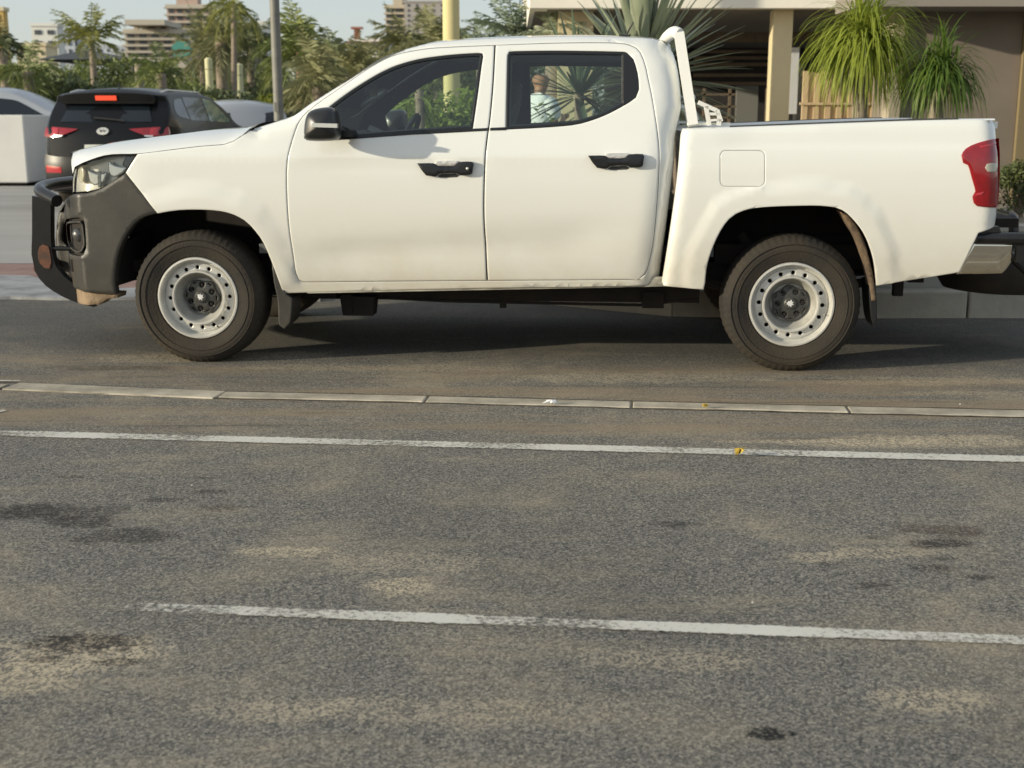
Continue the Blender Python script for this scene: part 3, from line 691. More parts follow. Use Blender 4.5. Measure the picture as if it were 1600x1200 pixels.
# wheel arch liners
wl = MB()
for arch, yf in ((lAF, y_body), (lAR, y_bed)):
    for s in (0, 1):
        for j, (off, d0, d1) in enumerate(((.004, .012, .62),)):
            vs = []; cx = sum(p[0] for p in arch) / len(arch)
            P = [arch[i] for i in range(0, len(arch), 2)] + [arch[-1]]
            xs = np.array([p[0] for p in P]); zs = np.array([p[1] for p in P]); ys = yf(xs, zs)
            for (x, z), y in zip(P, ys):
                k = .012 / max(.1, math.hypot(x - cx, z - .36)); X = x + (x - cx) * k; Z = z + (z - .36) * k
                for yy in (y + d0, y + .30, y + d1): vs.append((X, yy if not s else W - yy, Z))
            n = len(P); fs = [(3 * i + k, 3 * i + k + 1, 3 * i + k + 4, 3 * i + k + 3) for i in range(n - 1) for k in (0, 1)]
            wl.add(vs, fs)
x0, x1 = lAF[-1][0], lAF[0][0]
wl.box((.0, .62, .70), (1.15, .03, .40)); wl.box((.0, W - .62, .70), (1.15, .03, .40))
wl.box((XR, .66, .74), (1.05, .03, .40)); wl.box((XR, W - .66, .74), (1.05, .03, .40))
# inner front liner behind the bumper
xb = T(181, 440, .05)[0]
for s in (0, 1):
    Y = (lambda y: y) if not s else (lambda y: W - y)
    wl.add([(xb + .0, Y(.06), .42), (xb + .0, Y(.06), .62), (xb + .02, Y(.65), .70), (xb + .02, Y(.65), .42)], [(0, 1, 2, 3)])
split_loose(wl.build('wheel_arch_liner', 'under', truck))
fr_ = MB()
for yy in (.30,): fr_.box((XR - .05, yy + .22, .62), (1.0, .03, .2))
# frame side plate seen in the rear arch, with its two round holes
pl = spline([T(u, v, .50) for u, v in [(1100, 400), (1150, 376), (1250, 368), (1345, 372), (1345, 398), (1300, 410), (1200, 405), (1110, 430)]], True, .05)
c1 = T(1150, 388, .5); c2 = T(1302, 388, .5)
ring = lambda c, r: [(c[0] + r * math.cos(i * math.pi / 8), c[1] + r * math.sin(i * math.pi / 8)) for i in range(16)]
v, f = panel([pl, ring(c1, .032), ring(c2, .012)], lambda x, z: x * 0 + .5, .08, 0, .02); mesh('frame_plate', v, f, 'under', truck)
# rear arch inner lip: bent, muddy liner edge, and mud flaps
ml = strip_px([(1312, 330, 1), (1324, 336), (1340, 356), (1352, 384), (1360, 410), (1366, 440, 1), (1369, 470, 1), (1362, 470, 1), (1358, 440), (1350, 405), (1338, 372), (1326, 352)], lambda x, z: x * 0 + .06, 'liner_edge', 'mud', truck, .0, .10, .004, .04)
def flap(px, y, name='mud_flap', m='black_trim'):
    lo = spline([(T(a, b, y)) for a, b in px], True, .03); v, f = panel([lo], lambda x, z: x * 0 + y, .05, .003, .2); return mesh(name, v, f, m, truck, 'auto')
flap([(1359, 440), (1367, 440), (1370, 470), (1370, 500), (1366, 511), (1362, 500), (1359, 470)], .07)
flap([(424, 395), (436, 425), (447, 460), (456, 466), (453, 505), (444, 514), (436, 508), (434, 470), (428, 440)], .075, 'mud_flap', 'grey_plastic')
# ---- sports bar
sbm = MB(); yb = .12
def pbar(p, q, y, w, mb): a = T(*p, y); b = T(*q, y); mb.bar((a[0], y, a[1]), (b[0], y, b[1]), w, .05, up=(0, 1, 0))
for s in (0, 1):
    sub = MB()
    a1 = T(1061, 53, .25); a2 = T(1083, 197, .10); 
    n0 = T(1046, 58, .25)
    sub.bar((a1[0], .25, a1[1]), (a2[0], .10, a2[1]), .050, .055, up=(0, 1, 0))
    sub.box((T(1107, 195.5, .12)[0], .125, T(1107, 195.5, .12)[1] + .006), (.22, .05, .014))
    for p, q, w in (((1091, 160), (1120, 173), .020), ((1120, 172), (1126, 190), .022), ((1103, 166), (1108, 196), .020), ((1107, 178), (1124, 178), .014), ((1124, 186), (1122, 196), .022), ((1110, 188), (1124, 187), .012)): pbar(p, q, .10, w, sub)
    sbm.add([(x, y if not s else W - y, z) for x, y, z in sub.v], [f if not s else f[::-1] for f in sub.f])
a = T(1054, 52, .25); b = T(1044, 59, .3)
sbm.tube(bezround([(a1[0], .25, a1[1]), (a[0], .27, a[1] + .012), (b[0], .36, b[1] + .01), (b[0], W - .36, b[1] + .01), (a[0], W - .27, a[1] + .012), (a1[0], W - .25, a1[1])], .06), .030, 14)
b2 = T(1062, 175, .2); sbm.tube([(b2[0] + .06, .2, 1.42), (b2[0] + .06, W - .2, 1.42)], .02, 10)
sbm.build('sports_bar', 'white_tube', truck, 'auto')
# ---- rear bumper, step tube, tow bar, spare wheel
def y_rb(x, z): return .05 + .5 * np.maximum(0, x - T(1568, 400, .05)[0]) ** 1.0 + .12 * np.maximum(0, .62 - z)
rbm = MB(); lo = spline(TY([(1521, 381, 1), (1583, 381, 1), (1580, 410), (1566, 427, 1), (1495.5, 428.5, 1)], y_rb), True, .03); v, f = panel([lo], y_rb, .03, .004, .10)
rbm.add(v, f); rbm.add([(x, W - y, z) for x, y, z in v], [q[::-1] for q in f])
xe = T(1578, 400, .1)[0]; z0, z1 = T(1578, 425, .1)[1], T(1578, 382, .1)[1]
rbm.box((xe - .02, W / 2, (z0 + z1) / 2), (.08, W - .45, z1 - z0)); rbo = rbm.build('rear_bumper', 'chrome', truck, 'auto')
lo = TY([(1530, 364, 1), (1548, 356, 1), (1562, 354, 1), (1566, 364, 1)], y_rb); v, f = panel([[p[:2] for p in lo]], y_rb, .04, .002, .1, .01); mesh('bumper_pad', v, f, 'grey_plastic', rbo)
tb = MB(); c = T(1524, 372, .06); d_ = T(1600, 372, .06)
tb.tube([(c[0], .06, c[1]), (d_[0] + .10, .06, d_[1] - .002)], .030, 16); tb.tube(bezround([(d_[0] + .02, .06, d_[1]), (d_[0] + .36, .06, d_[1]), (d_[0] + .36, .55, d_[1]), (d_[0] + .36, .55, d_[1] - .25)], .08), .030, 16)
tb.tube(bezround([(d_[0] - .1, W - .06, d_[1]), (d_[0] + .36, W - .06, d_[1]), (d_[0] + .36, W - .55, d_[1]), (d_[0] + .36, W - .55, d_[1] - .25)], .08), .030, 16); tb.tube([(d_[0] + .36, .55, d_[1] - .22), (d_[0] + .36, W - .55, d_[1] - .22)], .030, 12)
e = T(1582, 404, .35); g = T(1602, 426, .35); tb.tube([(e[0] - .03, .35, e[1] + .03), (g[0] + .1, .35, g[1] - .07)], .024, 12); tb.box((d_[0] + .0, .09, d_[1] - .06), (.05, .04, .13))

tbo = tb.build('rear_step_bar', 'black_metal', truck, 'auto')
cp = MB(); cp.lathe([(0, -.002), (.022, -.001), (.027, .004)], (0, 0, 0), n=20); 
cpo = cp.build('tube_end', 'steel', tbo); cpo.rotation_euler = (0, 0, R(-90)); cpo.location = (c[0] - .001, .06, c[1])
sp = bpy.data.objects.new('spare_wheel', None); COL.objects.link(sp); sp.parent = truck
zsp = .40; 
st2 = MB(); prof = [(.20, -.08), (.28, -.105), (.33, -.095), (.358, -.05), (.36, .0), (.358, .05), (.33, .095), (.28, .105), (.20, .08)]; st2.lathe(prof, (0, 0, 0), 'Z', 64); sto = st2.build('tyre', 'tyre', sp, 'auto')
st3 = MB(); st3.lathe([(.205, -.06), (.19, -.03), (.10, .02), (0, .02)], (0, 0, 0), 'Z', 48); st3.build('rim', 'hub_grey', sp, 'auto')
aa = T(1482, 440, .75); sp.location = (aa[0] + .36, .96, .44)
hb = MB(); q_ = T(1550, 428, .6); hb.tube([(q_[0], .7, .6), (q_[0] + .05, .7, .5)], .02, 8); hb.build('spare_carrier', 'under', truck)
# ---- cabin
it = MB(); x0 = T(470, 300, .3)[0]
it.box((1.55, W / 2, .62), (2.45, W - .32, .05)); it.box((.62, W / 2, .80), (.08, W - .3, .5)); it.box((2.43, W / 2, .88), (.10, W - .36, .55))
it.build('cabin_floor', 'interior', truck)
# dashboard
dm = MB(); vs = []; P = [(.52, 1.20), (.62, 1.235), (.78, 1.225), (.90, 1.16), (.92, 1.05), (.84, .90), (.82, .70), (.58, .70)]
for y in (.14, W - .14): vs += [(x, y, z) for x, z in P]
n = len(P); dm.add(vs, [(i, (i + 1) % n, n + (i + 1) % n, n + i) for i in range(n)] + [tuple(range(n))[::-1], tuple(range(n, 2 * n))]); dm.build('dashboard', 'interior', truck)
swm = MB(); c = Vector((1.08, .48, 1.16)); ax = Vector((-.9, 0, .42)).normalized(); a1 = Vector((0, 1, 0)); a2 = ax.cross(a1)
swm.tube([c + (a1 * math.cos(t) + a2 * math.sin(t)) * .185 for t in [i * 2 * math.pi / 32 for i in range(33)]], .015, 8)
swm.tube([c - a1 * .18, c + a1 * .18], .014, 6); swm.tube([c, c + a2 * .18 if a2.z < 0 else c - a2 * .18], .014, 6); swm.tube([c, c + ax * .22], .03, 8); swm.build('steering_wheel', 'lamp_dark', truck, True)
def seat(x, y, w):
    s = MB(); s.box((x, y, .86), (.50, w, .14), taper=.9); s.box((x + .30, y, 1.14), (.13, w, .56), Matrix.Rotation(R(16), 3, 'Y'), taper=.85); s.box((x + .395, y, 1.45), (.10, w * .5, .17), Matrix.Rotation(R(10), 3, 'Y'), taper=.85)
    o = s.build('seat', 'interior', truck, False); b = o.modifiers.new('b', 'BEVEL'); b.width = .03; b.segments = 3
    return o
sx_ = T(783, 140, .5)[0] - .395; seat(sx_, .50, .50); seat(sx_, W - .50, .50)
bsm = MB(); bsm.box((2.1, W / 2, .88), (.45, W - .5, .14)); bsm.box((2.36, W / 2, 1.05), (.12, W - .5, .34), Matrix.Rotation(R(12), 3, 'Y')); bsm.build('rear_bench', 'interior', truck)
hm = MB(); kx = lSIL[kroof][0] + .02; hx = lSIL[-1][0] - .06
hm.box(((kx + hx) / 2, W / 2, 1.665), (hx - kx, W - .56, .02)); hm.build('headliner', 'headliner', truck)
im = MB(); q = T(580, 141, W / 2); im.box((q[0], W / 2, q[1]), (.035, .24, .07), taper=.9); im.tube([(q[0], W / 2, q[1] + .03), (q[0] - .04, W / 2, q[1] + .12)], .012, 6); imo = im.build('interior_mirror', 'lamp_dark', truck); b = imo.modifiers.new('b', 'BEVEL'); b.width = .012; b.segments = 2
gh = MB(); yy = W - .27; gh.tube(bezround([(*[T(563, 160, yy)[0]], yy, T(563, 160, yy)[1]), (T(566, 168, yy)[0], yy - .05, T(566, 166, yy)[1]), (T(602, 146, yy)[0], yy - .05, T(602, 147, yy)[1]), (T(605, 133, yy)[0], yy, T(605, 133, yy)[1])], .04), .016, 8); gh.build('grab_handle', 'pale_handle', truck, True)
# interior pillar covers between the door openings
# ================================================================ GROUND
def ground_mat():
    m = bpy.data.materials.new('asphalt'); m.use_nodes = True; nt = m.node_tree; N = nt.nodes; L = nt.links; b = N['Principled BSDF']
    tc = N.new('ShaderNodeTexCoord').outputs['Object']
    def nz(scale, det=4, rough=.6, st=None, dist=0):
        src = tc
        if st: mp = N.new('ShaderNodeMapping'); mp.inputs['Scale'].default_value = st; mp.inputs['Rotation'].default_value = (0, 0, R(6)); L.new(tc, mp.inputs[0]); src = mp.outputs[0]
        n = N.new('ShaderNodeTexNoise'); n.inputs['Scale'].default_value = scale; n.inputs['Detail'].default_value = det; n.inputs['Roughness'].default_value = rough; n.inputs['Distortion'].default_value = dist
        L.new(src, n.inputs['Vector']); return n.outputs['Fac']
    def ramp(s, a, c, b_=1.0, lo=0.0, hi=1.0):
        r = N.new('ShaderNodeMapRange'); r.inputs[1].default_value = a; r.inputs[2].default_value = c; r.inputs[3].default_value = lo; r.inputs[4].default_value = hi; r.interpolation_type = 'SMOOTHSTEP'; L.new(s, r.inputs[0]); return r.outputs[0]
    def math_(op, a, c=None, clamp=False):
        n = N.new('ShaderNodeMath'); n.operation = op; n.use_clamp = clamp
        for i, q in enumerate((a, c)):
            if q is None: continue
            if isinstance(q, (int, float)): n.inputs[i].default_value = q
            else: L.new(q, n.inputs[i])
        return n.outputs[0]
    def mix(f, a, c, mode='MIX'):
        x = N.new('ShaderNodeMixRGB'); x.blend_type = mode
        for i, q in ((0, f), (1, a), (2, c)):
            if isinstance(q, tuple): x.inputs[i].default_value = (*q, 1)
            elif isinstance(q, (int, float)): x.inputs[i].default_value = q
            else: L.new(q, x.inputs[i])
        return x.outputs[0]
    v = N.new('ShaderNodeTexVoronoi'); v.inputs['Scale'].default_value = 150; v.inputs['Randomness'].default_value = 1; L.new(tc, v.inputs['Vector'])
    v2 = N.new('ShaderNodeTexVoronoi'); v2.inputs['Scale'].default_value = 330; L.new(tc, v2.inputs['Vector'])
    grain = v.outputs['Color']; bwn = N.new('ShaderNodeRGBToBW'); L.new(grain, bwn.inputs[0])
    bwn2 = N.new('ShaderNodeRGBToBW'); L.new(v2.outputs['Color'], bwn2.inputs[0])
    fine = nz(70, 6, .8)
    g = math_('ADD', math_('MULTIPLY', bwn.outputs[0], .40), math_('ADD', math_('MULTIPLY', bwn2.outputs[0], .30), math_('MULTIPLY', fine, .55)))
    base = N.new('ShaderNodeValToRGB'); e = base.color_ramp.elements; e[0].position = .34; e[0].color = (.030, .030, .028, 1); e[1].position = .90; e[1].color = (.42, .385, .31, 1)
    k = e.new(.60); k.color = (.138, .132, .118, 1); L.new(g, base.inputs[0]); c = base.outputs[0]
    # sandy dust: big soft patches, wind-drawn streaks near the trucks's bay
    dust = ramp(nz(1.1, 9, .72, dist=.4), .47, .68); dust2 = ramp(nz(3.2, 9, .78, st=(.35, 1.3, 1)), .50, .68)
    dd = math_('ADD', math_('MULTIPLY', dust, .36), math_('MULTIPLY', dust2, .34), True)
    c = mix(math_('MULTIPLY', dd, math_('ADD', .35, math_('MULTIPLY', g, .95))), c, (.47, .39, .265))
    c = mix(math_('MULTIPLY', ramp(nz(.45, 5, .6), .48, .66), .22), c, (.020, .021, .023))
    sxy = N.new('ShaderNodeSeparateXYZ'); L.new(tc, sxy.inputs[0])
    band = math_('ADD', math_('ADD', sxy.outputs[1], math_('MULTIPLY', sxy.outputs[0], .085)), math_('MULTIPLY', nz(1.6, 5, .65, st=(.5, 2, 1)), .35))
    c = mix(ramp(band, 6.85, 7.35, lo=0, hi=.50), c, (.052, .054, .052))  # band of shade beyond the bay, painted darker into the asphalt colour
    streak = ramp(nz(2.2, 8, .72, st=(.16, 1.5, 1), dist=.3), .42, .62); zone = math_('MULTIPLY', ramp(band, 5.0, 5.45), ramp(band, 7.1, 6.6))
    c = mix(math_('MULTIPLY', math_('MULTIPLY', streak, zone), .62), c, (.30, .225, .14)); c = mix(math_('MULTIPLY', math_('MULTIPLY', ramp(nz(3.4, 8, .75, st=(.12, 2.2, 1)), .56, .66), zone), .55), c, (.055, .045, .036))
    # individual marks: (pixel centre, radii in metres, kind)
    sx = N.new('ShaderNodeSeparateXYZ'); L.new(tc, sx.inputs[0])
    wob = math_('MULTIPLY', math_('SUBTRACT', nz(7, 5, .7), .5), 1.9); wob2 = math_('MULTIPLY', math_('SUBTRACT', nz(28, 4, .7), .5), 2.0)
    speck = ramp(math_('ADD', nz(40, 6, .8), math_('MULTIPLY', math_('SUBTRACT', bwn.outputs[0], .5), .35)), .42, .60, lo=.12, hi=1.0)
    dspeck = ramp(math_('ADD', nz(22, 6, .8), math_('MULTIPLY', math_('SUBTRACT', bwn.outputs[0], .5), -.25)), .40, .52, lo=.45, hi=1.0)
    def blot(u, v_, rx, ry, colr, amt, rough=wob, soft=.55):
        nonlocal c
        p = gd(u, v_); dx = math_('DIVIDE', math_('SUBTRACT', sx.outputs[0], p.x), rx); dy = math_('DIVIDE', math_('SUBTRACT', sx.outputs[1], p.y), ry)
        d = math_('ADD', math_('SQRT', math_('ADD', math_('MULTIPLY', dx, dx), math_('MULTIPLY', dy, dy))), rough)
        f = math_('MULTIPLY', ramp(d, 1.15, soft, lo=0, hi=amt), speck if colr is sand else dspeck); c = mix(f, c, colr)
    dk = (.026, .022, .020); sand = (.60, .50, .345); br = (.07, .048, .036)
    for a in ((70, 800, .30, .10, dk, .7), (130, 815, .12, .08, dk, .75), (205, 838, .20, .08, dk, .7), (30, 800, .16, .09, dk, .6), (252, 781, .085, .035, dk, .6), (330, 768, .08, .035, dk, .7), (355, 793, .09, .04, br, .6), (325, 747, .05, .02, dk, .5), (110, 745, .06, .02, dk, .5),
              (1462, 849, .13, .05, dk, .85), (1470, 828, .16, .07, br, .7), (1452, 888, .07, .04, dk, .6), (1362, 915, .06, .035, dk, .65), (1530, 902, .06, .025, dk, .75), (1475, 873, .05, .02, dk, .5), (1050, 818, .12, .035, dk, .7), (1370, 840, .04, .02, dk, .5),
              (120, 1020, .24, .14, sand, .8), (25, 1060, .2, .12, sand, .6), (455, 862, .16, .05, sand, .75), (620, 915, .10, .10, sand, .8), (1440, 1095, .16, .08, sand, .55), (1270, 870, .12, .05, sand, .5), (1370, 865, .18, .05, sand, .5), (700, 1110, .45, .08, sand, .3), (430, 1110, .2, .08, sand, .3), (1050, 1030, .25, .08, sand, .35), (1450, 690, .55, .12, sand, .65), (1330, 690, .4, .06, sand, .5), (640, 880, .3, .1, sand, .3),
              (260, 560, .5, .14, sand, .6), (430, 555, .4, .12, sand, .5), (600, 575, .9, .12, sand, .35), (1000, 590, .8, .14, sand, .4), (1440, 595, .7, .12, sand, .45), (1540, 615, .4, .08, sand, .3), (180, 575, .4, .08, dk, .5),
              (1200, 690, .3, .03, sand, .5), (1300, 880, .06, .02, dk, .5)):
        blot(*a)
    for a in ((130, 1005, .16, .07, dk, .9), (70, 1030, .05, .03, dk, .7), (180, 1035, .06, .03, dk, .7), (95, 998, .05, .02, dk, .7)): blot(*a, wob2)
    blot(1205, 1147, .055, .030, (.006, .007, .008), .97, wob2, .7)
    L.new(c, b.inputs['Base Color']); b.inputs['Roughness'].default_value = .86; b.inputs['Specular IOR Level'].default_value = .35
    bp = N.new('ShaderNodeBump'); bp.inputs['Strength'].default_value = .55; bp.inputs['Distance'].default_value = .006
    L.new(math_('ADD', g, math_('MULTIPLY', nz(9, 4), .5)), bp.inputs['Height']); L.new(bp.outputs[0], b.inputs['Normal'])
    M['asphalt'] = m
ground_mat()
def sheet(name, pts, m, z=0.0, kind='structure', thick=0):
    vs = [(p[0], p[1], z) for p in pts]; n = len(vs); fs = [tuple(range(n))]
    if thick:
        vs += [(p[0], p[1], z - thick) for p in pts]; fs += [(i, n + i, n + (i + 1) % n, (i + 1) % n) for i in range(n)]
    o = mesh(name, vs, fs, m); return tag(o, None, kind=kind)
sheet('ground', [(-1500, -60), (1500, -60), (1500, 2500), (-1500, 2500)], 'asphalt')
mat('paving', (.30, .29, .265), .85, col2=(.40, .385, .35), vscale=.8, stretch=(.3, 1, 1))
mat('road_far', (.085, .085, .085), .85, var=.3, vscale=.5)
mat('red_paving', (.22, .12, .10), .9, col2=(.30, .20, .17), vscale=2)
mat('mortar', (.17, .175, .18), .9, col2=(.40, .405, .41), vscale=3.5, bump=.6, bscale=6)
mat('kerb_stone', (.33, .31, .27), .9, col2=(.47, .44, .37), vscale=3, bump=.3, bscale=40)
mat('drain_stone', (.22, .195, .15), .9, col2=(.58, .52, .41), vscale=3, bump=.25, bscale=60)
mat('planter_render', (.30, .30, .27), .9, col2=(.37, .365, .33), vscale=2)
def gpoly(px): return [gd(u, v) for u, v in px]
L0, L1 = gd(-260, 405), gd(330, 418)
y0, y1, y2, y3 = gd(30, 414).y, gd(30, 438).y, gd(30, 292).y, gd(0, 469).y
sheet('paving', [(-70, y0 + .6), (2.5, y0), (2.5, y2), (-70, y2 + .8)], 'paving', .008)
sheet('far_road', [(-120, y2 + 1.4), (60, y2 + .05), (60, 40), (-120, 41)], 'road_far', .005)
sheet('red_paving', [(-70, y1 - .5), (2.3, y1 - .9), (2.4, y0 - .05), (-70, y0 + .5)], 'red_paving', .012)
# rough mortar apron left of the truck: uneven edge
ap = MB(); random.seed(3); P = []
for i in range(15): t = i / 14; P.append((-6.0 + 4.6 * t, y3 + .12 - .2 * t + random.uniform(-.03, .03)))
for i in range(15): t = 1 - i / 14; P.append((-6.0 + 4.6 * t, y3 + .15 + (y1 - y3 + .1) * float(np.interp(t, [0, .25, .42, .55, 1], [.9, 1, .95, .35, .05])) + random.uniform(-.06, .06)))
o = sheet('mortar_apron', P, 'mortar', .022, thick=.03)
# ---- painted lines (worn)
def line_mat():
    m = bpy.data.materials.new('worn_line'); m.use_nodes = True; nt = m.node_tree; N = nt.nodes; L = nt.links; b = N['Principled BSDF']
    tc = N.new('ShaderNodeTexCoord').outputs['Object']; n = N.new('ShaderNodeTexNoise'); n.inputs['Scale'].default_value = 55; n.inputs['Detail'].default_value = 8; n.inputs['Roughness'].default_value = .8; L.new(tc, n.inputs[0])
    n2 = N.new('ShaderNodeTexNoise'); n2.inputs['Scale'].default_value = 2.5; n2.inputs['Detail'].default_value = 4; L.new(tc, n2.inputs[0])
    uv = N.new('ShaderNodeUVMap'); sp = N.new('ShaderNodeSeparateXYZ'); L.new(uv.outputs[0], sp.inputs[0])
    def mth(op, a, c): 
        q = N.new('ShaderNodeMath'); q.operation = op
        for i, s in enumerate((a, c)):
            if isinstance(s, (int, float)): q.inputs[i].default_value = s
            else: L.new(s, q.inputs[i])
        return q.outputs[0]
    e = mth('ABSOLUTE', mth('SUBTRACT', sp.outputs[1], .5), 0)           # 0 at the middle, .5 at the edge
    edge = N.new('ShaderNodeMapRange'); edge.inputs[1].default_value = .30; edge.inputs[2].default_value = .5; edge.inputs[3].default_value = 0; edge.inputs[4].default_value = .30; L.new(e, edge.inputs[0])
    endf = N.new('ShaderNodeMapRange'); endf.inputs[1].default_value = .095; endf.inputs[2].default_value = 0; endf.inputs[3].default_value = 0; endf.inputs[4].default_value = .32; L.new(sp.outputs[0], endf.inputs[0])
    s = mth('ADD', mth('ADD', edge.outputs[0], endf.outputs[0]), mth('ADD', mth('MULTIPLY', n.outputs['Fac'], .75), mth('MULTIPLY', n2.outputs['Fac'], .40)))
    r = N.new('ShaderNodeMapRange'); r.inputs[1].default_value = .57; r.inputs[2].default_value = .70; r.inputs[3].default_value = 1; r.inputs[4].default_value = 0; L.new(s, r.inputs[0])
    b.inputs['Base Color'].default_value = (.60, .585, .53, 1); b.inputs['Roughness'].default_value = .75
    cr = N.new('ShaderNodeValToRGB'); cr.color_ramp.elements[0].color = (.74, .72, .65, 1); cr.color_ramp.elements[1].color = (.50, .47, .39, 1); L.new(n2.outputs['Fac'], cr.inputs[0]); L.new(cr.outputs[0], b.inputs['Base Color'])
    L.new(r.outputs[0], b.inputs['Alpha']); M['worn_line'] = m
line_mat()
def stripe(name, a, b, w, z=.004, n=40):
    a = Vector(a); b = Vector(b); d = (b - a).normalized(); q = Vector((-d.y, d.x, 0)) * w / 2; vs = []; fs = []
    for i in range(n + 1): p = a.lerp(b, i / n); vs += [(*(p - q)[:2], z), (*(p + q)[:2], z)]
    fs = [(2 * i, 2 * i + 2, 2 * i + 3, 2 * i + 1) for i in range(n)]
    o = mesh(name, vs, fs, 'worn_line'); uv = o.data.uv_layers.new(name='UVMap')
    for i in range(n):
        for k, (x, y) in enumerate(((i / n, 0), ((i + 1) / n, 0), ((i + 1) / n, 1), (i / n, 1))): uv.data[i * 4 + k].uv = (x, y)
    return tag(o, None, kind='structure')
a, b = gd(40, 943.5), gd(1600, 1002); stripe('parking_line', a, b + (b - a) * 1.5, gd(800, 961).y - gd(800, 981).y)
a, b = gd(0, 678), gd(1600, 718.5); stripe('parking_line', a - (b - a) * 1.2, b + (b - a) * 1.2, gd(800, 691).y - gd(800, 703.5).y)
a, b = gd(-260, 603), gd(8, 641); stripe('parking_line', gd(-60, 655), gd(8, 642), .05)
a = gd(62, 596.5); b = gd(-300, 592); stripe('parking_line', a, b, .035, n=10)
# ---- row of flush concrete drain slabs
DS = [(15, 604, 345, 618), (345, 618, 666, 625), (666, 625, 987, 633.5), (987, 633.5, 1325, 641.5), (1325, 641.5, 1680, 649.5), (1680, 649.5, 2040, 657)]
sl0 = None
wds = [.155, .12, .115, .115, .125, .13]
for i, (u0, v0, u1, v1) in enumerate(DS):
    p, q = gd(u0, v0), gd(u1, v1); d = (q - p); l = d.length - .012; d.normalize(); w = wds[i]
    mb = MB(); mb.box((0, 0, 0), (l, w, .05)); o = mb.build('drain_slab', 'drain_stone')
    bvm = o.modifiers.new('b', 'BEVEL'); bvm.width = .006; bvm.segments = 2
    o.location = ((p + q) / 2) + Vector((0, 0, -.0185 + .0015 * (i % 2))); o.rotation_euler = (R(.4 * (i % 3 - 1)), 0, math.atan2(d.y, d.x))
    lab = ['pale flush concrete slab, leftmost and widest of the strip', 'narrow flush concrete slab just right of the widest one', 'flush concrete slab with a white scrap lying on it', 'flush concrete slab below the rear wheel with a yellow leaf on it', 'pale flush concrete slab at the right end of the strip, in view', None][i]
    if i == 5: bpy.data.objects.remove(o); continue
    tag(o, lab, 'kerb slab', 'flush concrete slabs between the bays')
p, q = gd(-400, 596), gd(2, 606); d = (q - p); mb = MB(); mb.box((0, 0, 0), (d.length, .13, .05)); o = mb.build('drain_slab', 'drain_stone'); o.location = (p + q) / 2 + Vector((0, 0, -.020)); o.rotation_euler = (0, 0, math.atan2(d.y, d.x)); tag(o, 'dark dirty flush slab at the left edge beyond the widest one', 'kerb slab', 'flush concrete slabs between the bays')
# dark joint seams beside the slabs
mat('seam', (.014, .013, .012), .95)
a, b = gd(-100, 596), gd(2100, 662)
def seam(dy, w, z):
    vs = []; fs = []; n = 120
    for i in range(n + 1):
        p = a.lerp(b, i / n); k = noise.noise(Vector((i * .37, dy * 9, 0))) * .012; ww = w * (.6 + .8 * abs(noise.noise(Vector((i * .5, 3, dy)))))
        base = float(np.interp(p.x, *zip(*[(gd(u0, v0).x, gd(u0, v0).y) for u0, v0, _, _ in DS]))) + dy + k
        vs += [(p.x, base - ww / 2, z), (p.x, base + ww / 2, z)]
    fs = [(2 * i, 2 * i + 2, 2 * i + 3, 2 * i + 1) for i in range(n)]; tag(mesh('ground_joint', vs, fs, 'seam'), None, kind='structure')
seam(-.072, .016, .0045); seam(.078, .013, .005)
# ---- litter
mat('paper', (.78, .78, .76), .7); mat('dry_leaf', (.50, .36, .06), .7, var=.3, vscale=40)
def scrap(name, u, v, r, m, label, cat, seed, n=9, h=.02, st=1):
    random.seed(seed); vs = [(0, 0, h)]; ring = []
    for i in range(n * 2):
        a = i * math.pi / n; q = r * (random.uniform(.55, 1.0) if i % 2 else random.uniform(.25, .7)); vs.append((q * math.cos(a) * st, q * math.sin(a), random.uniform(.002, h)))
    vs.append((0, 0, h * .2)); k = len(vs) - 1; fs = [(0, i + 1, (i + 1) % (2 * n) + 1) for i in range(2 * n)] + [(k, (i + 1) % (2 * n) + 1, i + 1) for i in range(2 * n)]
    o = mesh(name, vs, fs, m); o.location = gd(u, v, .012); return tag(o, label, cat)
scrap('paper_scrap', 862, 631, .030, 'paper', 'crumpled white paper scrap lying on the concrete slab strip', 'litter', 1, st=1.6)
scrap('fallen_leaf', 1155, 711, .030, 'dry_leaf', 'curled yellow leaf lying on the far painted line', 'leaf', 5, h=.03)
scrap('fallen_leaf', 1102, 637, .022, 'dry_leaf', 'small yellow leaf lying on the concrete slab strip', 'leaf', 9)
mat('pebble', (.55, .53, .50), .8); random.seed(21)
for i, (u, v) in enumerate(((118, 1057), (1176, 944), (1500, 633), (300, 760))):
    scrap('pebble', u, v, .006, 'pebble', ['tiny pale pebble by the sandy patch at lower left', 'tiny pale pebble below the near line at right', 'tiny pale pebble on the asphalt by the rear slab', 'tiny pale pebble near the small dark stains at left'][i], 'pebble', i + 40, h=.008)
